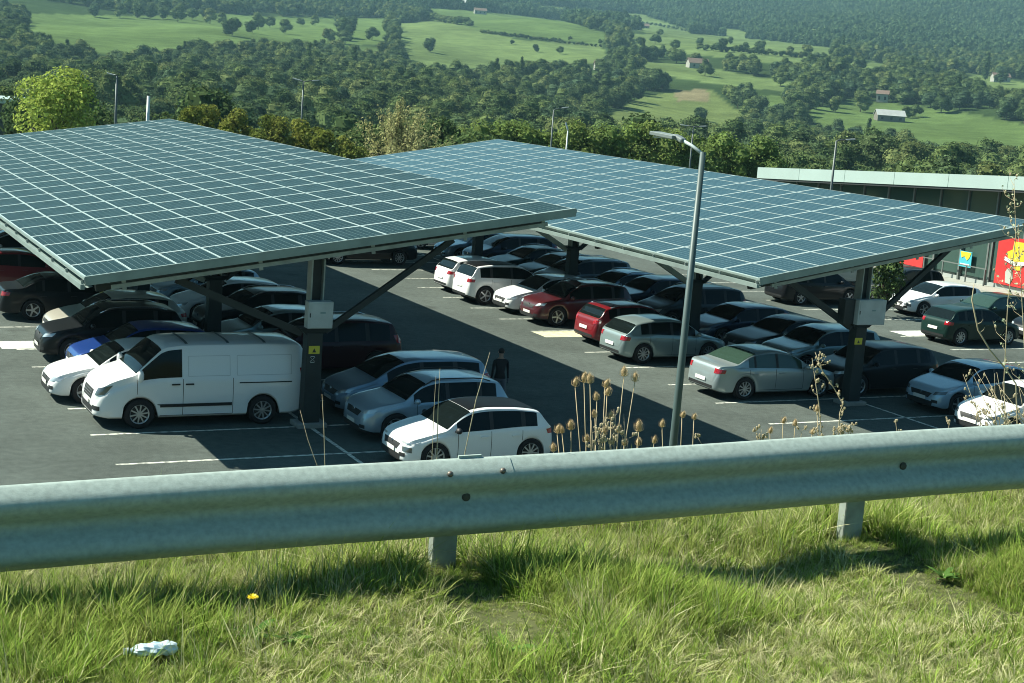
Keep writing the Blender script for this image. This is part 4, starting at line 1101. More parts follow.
for (r2, x, y, z, h) in ind:
    k = r_.randrange(6); o = bpy.data.objects.new('broadleaf_tree', TREES[k]); C.objects.link(o); s = h/10.5
    o.location = (x, y, z-.3); o.rotation_euler = (0, 0, r_.uniform(0, 6.28)); o.scale = (s*r_.uniform(.85, 1.15), s*r_.uniform(.85, 1.15), s)
    zn = zone(x, y); tag(o, ZL[zn], 'tree', 'trees in the wood, %s part' % zn)
P_, S_, R_, I_ = [], [], [], []
for (r2, x, y, z, h) in rest:
    s = h/10.5; P_.append((x, y, z-.3)); S_.append((s*r_.uniform(.85, 1.2), s*r_.uniform(.85, 1.2), s)); R_.append((0, 0, r_.uniform(0, 6.28))); I_.append(6 if (r2 > 700 and r_.random() < .012) else r_.randrange(6))
# single trees and hedges standing in the meadows
singles = [(345, 38, 10), (352, 30, 9), (232, 36, 9), (210, 24, 9), (120, 18, 8), (95, 17, 8), (328, 42, 8), (372, 40, 8), (700, 120, 5), (655, 44, 7), (675, 50, 7), (722, 52, 8), (760, 52, 8), (806, 56, 8), (705, 76, 8), (780, 86, 8), (430, 52, 8), (258, 30, 9), (270, 28, 8), (252, 33, 7), (285, 34, 8), (178, 22, 9), (192, 20, 8), (535, 52, 4.5), (560, 54, 5), (512, 44, 3), (640, 46, 6), (592, 30, 6),
           (860, 112, 9), (941, 113, 9), (915, 117, 6), (905, 118, 5), (835, 112, 7), (600, 44, 3), (570, 40, 3), (150, 19, 8), (163, 19, 9), (205, 18, 8), (137, 18, 9), (222, 24, 7), (300, 26, 6), (315, 26, 7),
           (700, 46, 6), (745, 50, 5), (790, 56, 6), (730, 44, 5), (660, 36, 6), (810, 112, 5), (1000, 84, 8), (985, 80, 12)]
for (px, py, h) in singles:
    q = terr_hit(px, py)
    if q is None: continue
    o = bpy.data.objects.new('field_tree', TREES[6] if h >= 12 else TREES[r_.randrange(6)]); C.objects.link(o); s = h/10.5*1.35
    o.location = (q.x, q.y, q.z-.2); o.scale = (s*1.1, s*1.1, s); o.rotation_euler = (0, 0, r_.uniform(0, 6))
    tag(o, 'small tree standing alone in a hillside meadow', 'tree', 'lone trees in the meadows')
for (x0, y0, x1, y1, n, h) in [(482, 33, 562, 43, 26, 3.2), (560, 43, 600, 47, 10, 2.5), (425, 20, 470, 26, 12, 7), (340, 20, 345, 44, 8, 8), (600, 16, 690, 32, 22, 4), (700, 50, 830, 60, 20, 5)]:
    for k in range(n):
        t = k/max(1, n-1); q = terr_hit(x0+(x1-x0)*t, y0+(y1-y0)*t)
        if q is None: continue
        s = h/10.5*r_.uniform(.8, 1.25); P_.append((q.x, q.y, q.z-.2)); S_.append((s*1.5, s*1.5, s)); R_.append((0, 0, r_.uniform(0, 6.28))); I_.append(r_.randrange(6))
make_stuff('woodland', P_, S_, R_, I_, TREES, 'woods and hedges covering the hillside between the green meadows', 'woodland')
# forest on the mountain
P_, S_, R_, I_ = [], [], [], []
for k in range(190000):
    a = r_.uniform(YA-R(22), YA+R(24)); r2 = math.sqrt(r_.uniform(1650**2, 4700**2)); x, y = r2*math.sin(a), r2*math.cos(a); z = tz(x, y)
    px, py = proj((x, y, z))
    if px < -60 or px > 1090 or py < -25: continue
    if field_at(px, py) >= 0: continue
    cl = math.sin(x/90+1.3*math.sin(y/150))+math.sin(y/120+x/260)
    if r2 < 2100 and cl > 1.25: continue
    if r_.random() > .8: continue
    s = r_.uniform(.8, 1.35); P_.append((x, y, z-1)); S_.append((s, s, s*r_.uniform(.8, 1.3))); R_.append((0, 0, r_.uniform(0, 6.28))); I_.append(r_.randrange(4))
make_stuff('mountain_forest', P_, S_, R_, I_, FART, 'dense bluish forest on the far mountain slope at upper right', 'forest')
print('trees', len(ind), len(rest), len(P_))

# ------------------------------------------------------------------ nearer trees and shrubs behind the canopies
def tree_at(name, px, py_top, D, w_, label, cat, leaf, n, size, seed, grp=None, base_z=None, core=.6, lobes=None, h=None, trunk=True, nl=14):
    T_ = onD(px, py_top, D); z0 = tz(T_.x, T_.y) if base_z is None else base_z; H = T_.z-z0 if h is None else h
    root = empty(name, (T_.x, T_.y, z0), 0, label, cat, grp)
    lb = lobes or lobes_for(seed, w_, H*.98, nl, .3)
    me = leaf_cloud('crown', lb, n, size, seed, core, mats=[leaf]); o = bpy.data.objects.new('crown', me); C.objects.link(o); o.parent = root
    if trunk:
        b = MB(); rr = random.Random(seed); b.tube([(0, 0, -.1), (.05, 0, H*.3), (0, .1, H*.6)], [w_*.035, w_*.028, w_*.012], 8)
        for l in lb[:6]: b.tube([(0, 0, H*.28), (l[0]*.5, l[1]*.5, (H*.3+l[2])/2), (l[0], l[1], l[2])], [w_*.018, w_*.012, .01], 6)
        b.build('trunk', BARK, root, smooth=True)
    return root
BRT = leafmat('bright_leaves', [(.30, .38, .08), (.32, .40, .09)], .5, .42)
OLV = leafmat('olive_leaves', [(.15, .18, .04), (.24, .26, .06), (.19, .21, .05), (.13, .17, .04)], .6, .35)
DRY = leafmat('dry_leaves', [(.36, .36, .16), (.40, .39, .19)], .5, .4)
MGR = leafmat('mid_leaves', [(.085, .13, .05), (.10, .15, .055), (.075, .12, .05)], .5, .3)
HDG = leafmat('hedge_leaves', [(.19, .26, .07), (.15, .22, .07), (.21, .27, .08)], .55, .4)
tree_at('bright_green_tree', 57, 60, 98, 5.6, 'bright yellow green tree with airy crown at the left behind the canopy', 'tree', BRT, 5200, .27, 41, core=0, nl=22)
gi = 0
for i, (px, top) in enumerate([(196, 102), (210, 99), (224, 106), (238, 104), (253, 108), (268, 111), (283, 113), (298, 112), (313, 118), (328, 126), (342, 132), (354, 138)]):
    tree_at('olive_shrub', px, top, 94+random.uniform(-1.5, 1.5), 2.6, 'bushy olive green shrub in the hedge behind the left canopy', 'shrub', OLV, 1900, .19, 400+i, 'olive shrubs behind the left canopy', core=.6, nl=9, trunk=False)
for i, (px, top, w_) in enumerate([(20, 100, 5), (100, 108, 4.5), (140, 118, 4), (172, 112, 4)]):
    tree_at('shrub', px, top, 104, w_, 'dark green shrub behind the bright green tree', 'shrub', MGR, 1500, .3, 450+i, 'dark shrubs by the bright tree', core=.65, nl=9, trunk=False)
# the tall dry feathery one
T_ = onD(402, 97, 100); z0 = 0; root = empty('dry_willow', (T_.x, T_.y, 0), 0, 'feathery straw coloured tall bush where the two canopies meet', 'bush')
b = MB(); rr = random.Random(5); tips = []
for k in range(64):
    a = rr.uniform(0, 6.28); sp = abs(rr.gauss(0, .62)); h = T_.z*rr.uniform(.62, 1.0)*(1-.34*min(1.3, sp)); e = Vector((math.cos(a)*sp*4.2, math.sin(a)*sp*4.2, h))
    pts = [Vector((0, 0, 0)), e*.5+Vector((0, 0, h*.12)), e]; b.tube(pts, [.05, .03, .008], 5); tips.append((pts[1], e))
b.build('branches', BARK, root)
lb = []
for m_, e in tips:
    for t in (.1, .35, .6, .85, 1): q = m_.lerp(e, t); lb.append((q.x, q.y, q.z, .42*(1.15-t*.6), 1.6))
me = leaf_cloud('crown', lb, 6000, .22, 9, 0, mats=[DRY], aspect=2.4); o = bpy.data.objects.new('crown', me); C.objects.link(o); o.parent = root
for i, (px, top, w_, D_) in enumerate([(440, 118, 6, 118), (365, 122, 5, 112), (470, 128, 6, 116)]):
    tree_at('grey_green_tree', px, top, D_, w_, 'soft grey green rounded tree around the straw coloured bush', 'tree', MGR, 2200, .3, 480+i, 'soft trees round the straw bush', nl=12)
x = 478; i = 0
while x < 770:
    tree_at('hedge_shrub', x, 121+3*math.sin(x/40)+ (max(0, x-640))*.12+random.uniform(-2, 2), 122, 5, 'rounded mid green shrub in the long hedge behind the right canopy', 'shrub', HDG, 2400, .25, 500+i, 'shrubs of the hedge behind the right canopy', nl=9, trunk=False, core=.7)
    x += 19; i += 1
# young tree in the car park, between canopy and shop
p_ = gnd(887, 318)
tree_at('young_tree', 888, 250, (p_-CAM).dot(fw), 2.0, 'slim young tree with dark green leaves between right canopy and shop', 'tree', MGR, 1600, .17, 77, core=.25, base_z=0, nl=12)
# ------------------------------------------------------------------ far buildings
WALLW = mat('farm_wall', (.32, .32, .28), .8, noise=(.5, .1)); RFT = mat('tile_roof', (.16, .11, .085), .85, noise=(1, .2)); RFM = mat('metal_roof', (.42, .44, .42), .6, noise=(.3, .1)); DOORM = mat('dark_opening', (.03, .03, .03), .8)
def farm(px, py, w_, d_, h, rz, label, wall=WALLW, roof=RFT, name='farmhouse', cat='house', rh=.35, wins=3, grp=None):
    q = terr_hit(px, py)
    if q is None: return
    r = empty(name, (q.x, q.y, q.z-.2), rz-YA, label, cat, grp)
    b = MB(); b.box((0, 0, h/2), (w_, d_, h)); b.add([(-w_/2, -d_/2, h), (-w_/2, d_/2, h), (-w_/2, 0, h+d_*rh)], [(0, 1, 2)]); b.add([(w_/2, -d_/2, h), (w_/2, d_/2, h), (w_/2, 0, h+d_*rh)], [(0, 2, 1)]); b.build('wall', wall, r)
    b = MB(); e = .5
    for s in (-1, 1): b.bar((-w_/2-e, s*(d_/4+.25), h+d_*rh/2-.0), (w_/2+e, s*(d_/4+.25), h+d_*rh/2-.0), d_/2/math.cos(math.atan(rh*2))+.5, .2, upv=(0, s*math.sin(math.atan(rh*2)), math.cos(math.atan(rh*2))))
    b.build('roof', roof, r)
    for k in range(wins):
        b = MB(); b.box((-w_/2+w_*(k+.5)/wins, -d_/2-.03, h*.5), (min(1.2, w_/wins*.5), .1, h*.4)); b.build('window', DOORM, r)
farm(889, 121, 15, 8, 3.2, .05, 'long low barn with pale roof in the meadow above the shop', wall=mat('barn_wall', (.16, .15, .13), .8), roof=RFM, name='barn', cat='barn', wins=3)
farm(882, 102, 7, 6, 5, -.3, 'narrow white house standing in the trees above the long barn', wins=2)
farm(603, 70, 12, 7, 3.4, .1, 'white cottage at the dark clump of trees below the middle meadow', wins=2)
farm(452, 7, 34, 14, 5, -.15, 'large pale farm shed at the top edge of the middle meadow', roof=RFM, name='farm_shed', cat='shed', wins=5)
farm(392, 7, 12, 8, 4, -.1, 'dark barn left of the large farm shed', wall=mat('barn_wall', (.16, .15, .13), .8), name='barn', cat='barn', wins=2)
farm(480, 14, 14, 8, 4, .2, 'white farmhouse right of the large farm shed', wins=3)
farm(640, 28, 22, 9, 3, .15, 'brown roofed long barn on the slope at top middle', wall=mat('barn_wall', (.16, .15, .13), .8), name='barn', cat='barn', wins=3)
farm(697, 68, 14, 9, 3.6, .2, 'small pale house in the strip meadow right of middle', wins=2)
farm(928, 84, 14, 9, 5, -.1, 'white house in the hamlet at the foot of the mountain', wins=3)
farm(905, 80, 9, 7, 4, .4, 'small ochre house left of the white hamlet house', wall=mat('ochre_wall', (.45, .36, .22), .8), wins=2)
farm(1000, 82, 14, 8, 4.5, .1, 'house with red brown roof at the right edge of the hamlet', wins=2)
# pale roofed hall at the far left
T_ = onD(4, 97, 120); r = empty('pale_roof_hall', (T_.x-2.9, T_.y-1, 0), -YA, 'white roofed hall cut by the left edge of the photo', 'hall')
b = MB(); b.box((0, 0, (T_.z-.3)/2), (9, 6, T_.z-.3)); b.build('wall', mat('dark_cladding', (.05, .06, .06), .6), r)
b = MB(); b.box((0, 0, T_.z-.12), (9.8, 6.6, .36)); b.build('roof', mat('fascia_white', (.62, .72, .68), .5), r)

# ------------------------------------------------------------------ verge grass
GRN = leafmat('grass_blades', [(.17, .26, .045), (.21, .31, .055), (.27, .34, .08), (.34, .37, .12), (.19, .28, .05)], .6, .4)
STRAW = leafmat('straw_blades', [(.50, .48, .26), (.42, .42, .22), (.56, .52, .32)], .35, .3)
def tuft(seed, n, h, spread, mats, lean=.5, straw=.25, wd=.0058):
    r_ = random.Random(seed); b = MB()
    for k in range(n):
        a = r_.uniform(0, 6.28); q = spread*math.sqrt(r_.random()); x, y = q*math.cos(a), q*math.sin(a); a2 = a+r_.gauss(0, 1.1); hh = h*r_.uniform(.45, 1.15); ln = lean*hh*r_.uniform(.2, 1.5)
        w_ = wd*r_.uniform(.6, 1.3); dx, dy = math.cos(a2), math.sin(a2); nx, ny = -dy, dx; V = []
        for i in range(5):
            t = i/4; ww = w_*(1-t**1.6)*.5+.0002; cx = x+dx*ln*t*t; cy = y+dy*ln*t*t; cz = hh*(t-.28*t*t*min(1.6, ln/hh)); V += [(cx-nx*ww, cy-ny*ww, cz), (cx+nx*ww, cy+ny*ww, cz)]
        b.add(V, [(2*i, 2*i+1, 2*i+3, 2*i+2) for i in range(4)], 1 if r_.random() < straw else 0)
    me = b.mesh('grass_kind'); [me.materials.append(m_) for m_ in mats]; return me
GT = [tuft(1, 34, .13, .05, (GRN, STRAW), .5, .12), tuft(2, 30, .18, .045, (GRN, STRAW), .45, .15), tuft(3, 26, .10, .06, (GRN, STRAW), .9, .35), tuft(4, 30, .12, .06, (GRN, STRAW), 1.2, .75), tuft(5, 22, .26, .04, (GRN, STRAW), .45, .2), tuft(6, 18, .30, .05, (GRN, STRAW), .35, .6, .003), tuft(7, 36, .08, .07, (GRN, STRAW), 1.4, .85)]
POSTS = [tuple(rail_center(pt0+dp*k))[:2] for k in (-1, 0, 1, 2)]
P_, S_, R_, I_ = [], [], [], []
def vn(x, y):  # clumpiness
    return math.sin(x*3.1+1.7*math.sin(y*2.3))*.5+math.sin(y*4.7+x*1.3+2*math.sin(x*1.9))*.5
cnt = 0; q_bot = onD(152, 676, 5.08)
while cnt < 82000:
    x = r_.uniform(-4.5, 13); y = r_.uniform(3.0, 7.6); px, py = proj((x, y, 6.5))
    if px < -700 or px > 1700 or py < 430 or py > 860: continue
    if (Vector((x, y))-Vector((q_bot[0], q_bot[1]))).length < .11: continue
    cnt += 1; v = vn(x, y); toward = y < 4.35+.15*math.sin(x*2)
    u = r_.random()
    if toward: k = 6 if u < .22 else 3 if u < .40 else 2 if u < .66 else 1 if u < .75 else 0
    elif y > 5.35: k = 3 if u < .30 else 2 if u < .42 else 1 if u < .6 else 4 if u < .72 else 5 if u < .86 else 0
    elif v > .25: k = 1 if u < .5 else 4 if u < .68 else 0
    elif v < -.35: k = 3 if u < .2 else 6 if u < .3 else 2 if u < .7 else 0
    else: k = 0 if u < .45 else 1 if u < .65 else 2 if u < .85 else 5 if u < .9 else 3
    s = r_.choice((.34, .38, .42, .47, .52, .70))*r_.uniform(.85, 1.15)*(1+.3*v)*(.85 if toward else 1)*(.7 if y > 5.5 else 1)
    if any(abs(x-(q_[0]-.02)) < .17 and q_[1]-1.0 < y < q_[1]+.15 for q_ in POSTS): s *= .32
    P_.append((x, y, tz(x, y)-.005)); S_.append((s*1.35, s*1.35, s)); R_.append((r_.gauss(0, .2), r_.gauss(0, .2), r_.uniform(0, 6.28))); I_.append(k)
make_stuff('grass', P_, S_, R_, I_, GT, 'sunlit verge grass, green with dry straw, under and before the crash barrier', 'grass')

# broad-leaved weeds with one yellow flower
WL = leafmat('weed_leaves', [(.08, .16, .04), (.10, .18, .045)], .4, .3)
def rosette(px, py, D, r0, n, label, flower=None):
    q = onD(px, py, D); q.z = tz(q.x, q.y); root = empty('weed', q, 0, label, 'plant'); rr = random.Random(int(px)); b = MB()
    for k in range(n):
        a = rr.uniform(0, 6.28); L_ = r0*rr.uniform(.5, 1.1); up_ = rr.uniform(.25, .9); V = []
        for i in range(6):
            t = i/5; w_ = L_*.13*math.sin(math.pi*min(.97, t*.9+.08))*(1+.25*(i % 2)); c = Vector((math.cos(a)*L_*t, math.sin(a)*L_*t, L_*up_*(t-.55*t*t)+.02)); nx = Vector((-math.sin(a), math.cos(a), 0)); V += [c-nx*w_, c+nx*w_+Vector((0, 0, .004))]
        b.add(V, [(2*i, 2*i+1, 2*i+3, 2*i+2) for i in range(5)])
    b.build('leaves', WL, root)
    if flower:
        b = MB(); b.tube([(0, 0, 0), (.01, .005, flower*.6), (0, .01, flower)], .0025, 5); b.build('stem', WL, root)
        b = MB()
        for k in range(26):
            a = k/26*6.28*3; rr_ = .021*(1-.5*(k//9)/3); e = Vector((math.cos(a)*rr_, math.sin(a)*rr_, flower+.006+.004*(k//9))); nx = Vector((-math.sin(a), math.cos(a), 0))*.0035; c = Vector((0, .01, flower)); b.add([c, e-nx+Vector((0, .01, 0)), e+nx+Vector((0, .01, 0))], [(0, 1, 2)])
        b.build('flower', mat('dandelion_yellow', (.85, .68, .02), .6), root)
rosette(252, 632, 5.35, .10, 26, 'leafy weed with a single yellow flower in the verge grass', .16)
rosette(290, 640, 5.3, .09, 18, 'dark leafy weed clump right of the yellow flower')
rosette(510, 632, 5.35, .11, 14, 'small leafy weed at the bottom middle of the verge')
rosette(945, 560, 6.6, .09, 20, 'dark broad-leaved weed in the shaded grass near the right edge')
# crumpled plastic bottle
q = onD(152, 676, 5.08); q.z = tz(q.x, q.y)+.085
BOT = mat('crumpled_plastic', (.62, .72, .78), .22, coat=.6)
root = empty('litter_bottle', q, R(25)-YA, 'crumpled pale blue plastic bottle lying in the grass at bottom left', 'litter'); root.scale = (.78, .78, .78)
b = MB(); rr = random.Random(3); V = []; F = []; n = 14; prf = [(-.105, .012), (-.10, .014), (-.085, .015), (-.07, .03), (-.045, .036), (-.02, .03), (.01, .037), (.035, .031), (.06, .038), (.085, .035), (.1, .022)]
for i, (x, r0) in enumerate(prf):
    for k in range(n):
        t = 6.283*k/n; q_ = r0*(1+rr.uniform(-.22, .22)); V.append((x+rr.uniform(-.006, .006), q_*math.cos(t)*1.05, q_*math.sin(t)*.75))
for i in range(len(prf)-1):
    for k in range(n): F.append((i*n+k, (i+1)*n+k, (i+1)*n+(k+1) % n, i*n+(k+1) % n))
F += [tuple(range(n))[::-1], tuple((len(prf)-1)*n+k for k in range(n))]
b.add(V, F); b.build('bottle', BOT, root)
b = MB(); b.tube([(-.125, 0, 0), (-.104, 0, 0)], .016, 10); b.build('cap', mat('white_cap', (.7, .72, .72), .4), root)
b = MB(); b.tube([(.0, 0, -.001), (.03, 0, 0)], [.036, .035], 14); o = b.build('label_band', mat('label_blue', (.30, .48, .58), .4), root); o.scale = (1, 1.02, .8)

# ------------------------------------------------------------------ teasels and dry weeds behind the rail
TST = mat('teasel_stem', (.42, .34, .20), .8); THD = mat('teasel_head', (.44, .33, .18), .85, noise=(60, .35)); TLT = mat('pale_seed', (.38, .32, .20), .8)
def teasel_head_mesh(seed):
    rr = random.Random(seed); b = MB(); n, m_ = 12, 10; V = []; F = []
    H, Rr = .055, .0165
    for i in range(m_+1):
        t = i/m_; rad = Rr*math.sin(math.pi*min(.97, .1+.87*t))**.7
        for k in range(n): a = 6.283*(k+.5*(i % 2))/n; V.append(Vector((rad*math.cos(a), rad*math.sin(a), H*t)))
    for i in range(m_):
        for k in range(n): F.append((i*n+k, i*n+(k+1) % n, (i+1)*n+(k+1) % n, (i+1)*n+k))
    b.add(V, F)
    for i, v in enumerate(V):   # spines
        o_ = Vector((v.x, v.y, .008)).normalized(); s_ = o_.cross(Vector((0, 0, 1)))*.0016; b.add([v-s_, v+s_, v+o_*.013+Vector((0, 0, .006))], [(0, 1, 2)])
    for k in range(8):   # long curved bracts
        a = 6.283*k/8+rr.uniform(-.2, .2); L_ = rr.uniform(.03, .055); pts = [Vector((.008*math.cos(a), .008*math.sin(a), -.002)), Vector((.026*math.cos(a), .026*math.sin(a), .006)), Vector((.03*math.cos(a), .03*math.sin(a), L_))]; b.tube(pts, [.0018, .0013, .0005], 4)
    me = b.mesh('seed_head'); me.materials.append(THD); return me
THM = [teasel_head_mesh(i) for i in range(4)]
TS = [(575, 381, 580, 452, 1), (584, 377, 585, 455, 1.15), (590, 378, 592, 455, 1.1), (605, 382, 603, 455, 1), (607, 390, 604, 455, 1), (624, 371, 615, 450, 1.1), (635, 376, 622, 452, 1), (597, 395, 596, 455, .9), (571, 424, 572, 460, 1.1), (557, 428, 560, 462, 1), (562, 428, 566, 462, .8), (554, 446, 553, 466, .9), (595, 412, 597, 455, .8), (611, 414, 610, 455, .9), (618, 427, 617, 452, .9), (586, 437, 587, 460, .9),
      (639, 426, 636, 448, 1.2), (638, 440, 637, 455, .9), (654, 438, 653, 452, .9), (662, 422, 662, 450, .9), (682, 412, 681, 446, .8), (694, 414, 693, 446, .75), (770, 428, 771, 440, .9), (783, 418, 783, 438, .95), (795, 421, 794, 438, .95), (817, 407, 818, 436, 1), (812, 429, 812, 438, .9), (603, 430, 602, 456, 1.0), (624, 440, 622, 452, .8)]
rr = random.Random(21)
for i, (hx, hy, bx, by, s) in enumerate(TS):
    D_ = 7.0+.35*rr.random()+(.6 if hx > 640 else 0)+(1.0 if hx > 760 else 0)
    H_ = onD(hx, hy+5, D_); B0 = onD(bx, by, D_); dirn = (H_-B0); k = 1
    zb = tz(B0.x, B0.y); k = max(0, (B0.z-zb))/max(.05, dirn.z); base = Vector((B0.x-dirn.x*min(k, 2.5), B0.y-dirn.y*min(k, 2.5), zb-.02))
    root = empty('teasel', base, 0, ('dried brown teasel in the cluster left of the tall lamp post' if hx < 650 else 'small dark teasel close to the tall lamp post' if hx < 700 else 'dry brown teasel above the barrier right of the lamp post'), 'teasel', ('teasels left of the lamp post' if hx < 650 else 'teasels at the lamp post' if hx < 700 else 'teasels right of the lamp post'))
    h = H_-base; b = MB(); b.tube([Vector((0, 0, 0)), h*.5+Vector((rr.uniform(-.01, .01), 0, 0)), h], [.0028, .0024, .0019], 6); b.build('stem', TST, root, smooth=True)
    o = bpy.data.objects.new('seed_head', THM[i % 4]); C.objects.link(o); o.parent = root; o.location = h; o.scale = (s*.72,)*3; o.rotation_euler = (rr.uniform(-.25, .25), rr.uniform(-.25, .25), rr.uniform(0, 6))
# wispy stalks with side twigs and pale seed clusters
def stalk(name, pts, D_, label, cat='dry stalk', rad=.003, twigs=8, tl=.09, seeds=3, m_=TLT, leafy=0, seed=1, down=True):
    rr = random.Random(seed); W = [onD(px, py, D_) for px, py in pts]
    base = W[0].copy(); zb = tz(base.x, base.y)
    if down and base.z > zb: W = [Vector((base.x, base.y, zb-.02))]+W
    o0 = W[0].copy(); root = empty(name, o0, 0, label, cat); P = [w_-o0 for w_ in W]
    b = MB(); b.tube(P, [rad]*(len(P)-1)+[rad*.4], 6); b.build('stem', m_, root, smooth=True)
    tw = MB(); sd = MB(); lf = MB()
    for k in range(twigs):
        i = rr.randrange(1 if len(P) > 3 else 0, len(P)-1); t = rr.random(); p = P[i].lerp(P[i+1], t); a = rr.uniform(0, 6.28); d = Vector((math.cos(a), math.sin(a), rr.uniform(.2, 1.1))).normalized(); L_ = tl*rr.uniform(.4, 1.2)
        q = p+d*L_*.6; e = q+Vector((d.x*.5, d.y*.5, d.z+.3)).normalized()*L_*.5; tw.tube([p, q, e], [rad*.55, rad*.4, rad*.25], 5)
        for j in range(seeds): c = p.lerp(e, rr.uniform(.5, 1))+Vector([rr.uniform(-.008, .008) for _ in range(3)]); s_ = rr.uniform(.004, .008); sd.ball(c, (s_, s_, s_*1.3), 6)
        for j in range(leafy):
            c = p.lerp(e, rr.uniform(.2, 1)); u_ = Vector([rr.gauss(0, 1) for _ in range(3)]).normalized(); v_ = u_.orthogonal().normalized(); s_ = rr.uniform(.012, .026); lf.add([c, c+u_*s_*.5+v_*s_*.28, c+u_*s_, c+u_*s_*.5-v_*s_*.28], [(0, 1, 2, 3)])
    if tw.v: tw.build('twigs', m_, root)
    if sd.v: sd.build('seed_clusters', TLT, root)
    if lf.v: lf.build('leaves', leafmat('pale_leaves', [(.42, .46, .30), (.38, .44, .28)], .3, .3), root)
stalk('dry_stalk', [(822, 440), (819, 405), (816, 385), (812, 358)], 8.2, 'thin pale stalk with knotted seeds in front of the silver saloon nose', twigs=12, tl=.05, seed=2)
stalk('dry_stalk', [(838, 438), (840, 412), (843, 404), (834, 388), (822, 370), (815, 352)], 8.3, 'leaning twig with pale seed clusters crossing the right column foot', twigs=14, tl=.06, seed=3)
stalk('dry_stalk', [(325, 468), (324, 430), (322, 394)], 6.2, 'single thin upright grass stalk in front of the left column foot', twigs=0, seeds=0, rad=.0016, seed=4)
stalk('dry_stalk', [(300, 410), (308, 440), (318, 468)][::-1], 6.2, 'leaning grass stalk crossing the left column foot', twigs=0, seeds=0, rad=.0014, seed=5)
stalk('dry_stalk', [(437, 456), (438, 410), (440, 368)], 6.2, 'thin straight grass stalk in front of the windows of the nearest white hatchback', twigs=0, seeds=0, rad=.0018, seed=6)
stalk('dry_stalk', [(432, 458), (434, 410), (436, 376)], 6.2, 'second thin grass stalk left of the straight one', twigs=0, seeds=0, rad=.0012, seed=7)
stalk('dry_stalk', [(465, 452), (476, 400), (490, 352)], 6.3, 'long slanting pale grass stalk over the rear door of the nearest white hatchback', twigs=0, seeds=0, rad=.0020, seed=8)
stalk('wild_shrub', [(1006, 455), (1004, 380), (1008, 300), (1016, 235), (1014, 180)], 8.6, 'tall straggly plant with pale leaves rising past the shop at the right edge', cat='plant', twigs=34, tl=.13, seeds=1, leafy=4, rad=.003, seed=9)
stalk('wild_shrub', [(1024, 455), (1026, 380), (1022, 300), (1018, 225)], 8.7, 'pale leafed plant cut by the right edge of the photo', cat='plant', twigs=24, tl=.15, seeds=1, leafy=4, rad=.003, seed=10)
stalk('arching_stem', [(1018, 440), (1016, 384), (1005, 368), (990, 350), (978, 330), (972, 300), (974, 284)][::1], 8.4, 'bare pale stem arching over the dark green hatchback at right', cat='stem', twigs=2, tl=.05, seeds=0, rad=.005, seed=11)
rr = random.Random(31)
for k in range(22):
    x0 = rr.uniform(978, 1030); stalk('dry_stalk', [(x0+rr.uniform(0, 25), 448), (x0+rr.uniform(-5, 12), 420), (x0-rr.uniform(2, 22), rr.uniform(368, 410))], rr.uniform(7.9, 8.6), 'one of the pale bent stalks before the white hatchback at right', twigs=3, tl=.06, seeds=2, rad=.0022, seed=40+k)
for o in C.objects:
    if o.get('label') == 'one of the pale bent stalks before the white hatchback at right': o['group'] = 'bent stalks at the right edge'
for k in range(26):
    x0 = rr.uniform(590, 640) if k < 14 else rr.uniform(700, 960); s0 = 455-(x0-512)*.06
    stalk('dry_stalk', [(x0, s0), (x0+rr.uniform(-4, 4), s0-(rr.uniform(10, 42) if k < 14 else rr.uniform(3, 12)))], 6.9 if x0 < 650 else 7.8, 'short dry seed stalk rising just over the barrier', twigs=5, tl=.04, seeds=3, rad=.0018, seed=80+k)
for o in C.objects:
    if o.get('label') == 'short dry seed stalk rising just over the barrier': o['group'] = 'short seed stalks over the barrier'

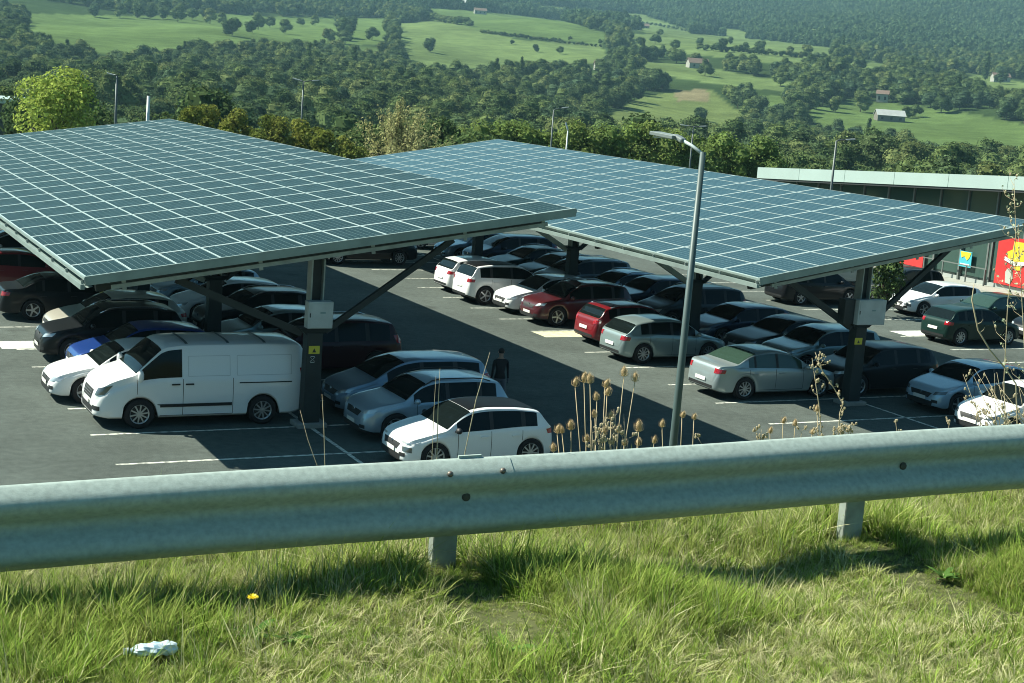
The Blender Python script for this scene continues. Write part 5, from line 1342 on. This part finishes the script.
# ------------------------------------------------------------------ person walking in the lane
def person(x, y, h=1.68, rz=0):
    k = h/1.75
    J = {'pel': (0, 0, .95), 'w': (0, 0, 1.12), 'ch': (.01, 0, 1.33), 'nk': (.02, 0, 1.50), 'hd0': (.03, 0, 1.58), 'hd1': (.04, 0, 1.69)}
    P = [(0, 0, .95), (0, 0, 1.12), (.01, 0, 1.34), (.02, 0, 1.49), (.03, 0, 1.57), (.045, 0, 1.68)]
    Rd = [(.15, .12), (.14, .11), (.17, .12), (.058, .058), (.075, .085), (.078, .09)]
    E_ = [(0, 1), (1, 2), (2, 3), (3, 4), (4, 5)]
    def chain(root_, pts, rs):
        p = root_
        for q, r_0 in zip(pts, rs): P.append(q); Rd.append((r_0, r_0)); E_.append((p, len(P)-1)); p = len(P)-1
        return p
    for s, f in ((1, 1), (-1, -1)):
        chain(0, [(.0, .10*s, .88), (.10*f, .11*s, .50), (.16*f if f > 0 else -.30, .11*s, .10 if f > 0 else .13), (.30 if f > 0 else -.20, .12*s, .05 if f > 0 else .045)], [.095, .062, .045, .038])
        a = chain(2, [(.0, .19*s, 1.40), (-.10*f, .24*s, 1.13), (-.02*f, .25*s, .90)], [.055, .042, .03])
        hx, hy, hz = P[a]; pl = chain(a, [(hx+.02, hy, hz-.06)], [.03])
        for i in range(4): chain(pl, [(hx+.035-.02*i, hy+.002, hz-.11), (hx+.04-.02*i, hy-.01*s, hz-.155+.006*abs(i-1.5))], [.0085, .008])
        chain(pl, [(hx+.05, hy-.02*s, hz-.07), (hx+.06, hy-.025*s, hz-.105)], [.009, .0085])
    me = bpy.data.meshes.new('person'); me.from_pydata([(a*k, b_*k, c*k) for a, b_, c in P], E_, []); o = bpy.data.objects.new('person', me); C.objects.link(o)
    md = o.modifiers.new('skin', 'SKIN'); sv = me.skin_vertices[0].data
    for i, (r1, r2) in enumerate(Rd): sv[i].radius = (r1*k, r2*k)
    sv[0].use_root = True; md.use_smooth_shade = True; sb = o.modifiers.new('sub', 'SUBSURF'); sb.levels = 1; sb.render_levels = 1
    # skin on head and hands, dark jacket, grey trousers
    m = bpy.data.materials.new('clothed_body'); m.use_nodes = True; n = m.node_tree; bs = n.nodes['Principled BSDF']; tc = n.nodes.new('ShaderNodeTexCoord'); sp = n.nodes.new('ShaderNodeSeparateXYZ'); n.links.new(tc.outputs['Object'], sp.inputs[0])
    rp = n.nodes.new('ShaderNodeValToRGB'); rp.color_ramp.interpolation = 'CONSTANT'; e = rp.color_ramp.elements
    mr = n.nodes.new('ShaderNodeMapRange'); mr.inputs[2].default_value = 1.8; n.links.new(sp.outputs[2], mr.inputs[0]); n.links.new(mr.outputs[0], rp.inputs[0])
    e[0].position = 0; e[0].color = (.03, .03, .03, 1); e[1].position = .05; e[1].color = (.09, .10, .12, 1)
    q = e.new(.50*k); q.color = (.012, .012, .014, 1); q = e.new(.82*k); q.color = (.36, .22, .16, 1)
    n.links.new(rp.outputs[0], bs.inputs['Base Color']); bs.inputs['Roughness'].default_value = .8; me.materials.append(m)
    o.location = (x, y, 0); o.rotation_euler = (0, 0, rz); tag(o, 'person in dark jacket walking in the shaded lane behind the nearest parked cars', 'person')
    b = MB(); b.ball((.03*k, 0, 1.70*k), (.10*k, .088*k, .095*k), 12); b.build('hair', mat('dark_hair', (.02, .015, .012), .7), o, smooth=True)
    SK = mat('skin', (.36, .22, .16), .6)
    b = MB(); b.ball((.13*k, 0, 1.655*k), (.018, .012, .018), 6); b.build('nose', SK, o)
    for s in (1, -1):
        b = MB(); b.ball((.118*k, s*.032*k, 1.68*k), .009, 6); b.build('eye', mat('eye_dark', (.02, .02, .02), .3), o)
        b = MB(); b.ball((.03*k, s*.085*k, 1.66*k), (.02, .008, .03), 6); b.build('ear', SK, o)
    b = MB(); b.box((.122*k, 0, 1.625*k), (.006, .045, .008)); b.build('mouth', mat('lips', (.25, .09, .08), .6), o)
person(17.75, 34.3, 1.6, R(75))

# ------------------------------------------------------------------ air
b = MB(); b.box((2400, 2600, 540), (6400, 6600, 1130))
hz = b.mesh('haze'); hm = bpy.data.materials.new('haze'); hm.use_nodes = True; n = hm.node_tree
for x in list(n.nodes): n.nodes.remove(x)
out = n.nodes.new('ShaderNodeOutputMaterial'); v = n.nodes.new('ShaderNodeVolumePrincipled'); v.inputs['Color'].default_value = (.45, .82, 1, 1); v.inputs['Density'].default_value = .00012; v.inputs['Anisotropy'].default_value = .2
n.links.new(v.outputs[0], out.inputs['Volume'])
o = link('haze', hz, hm); tag(o, kind='stuff'); tag(o, 'thin bluish air between the car park and the mountain', 'haze')
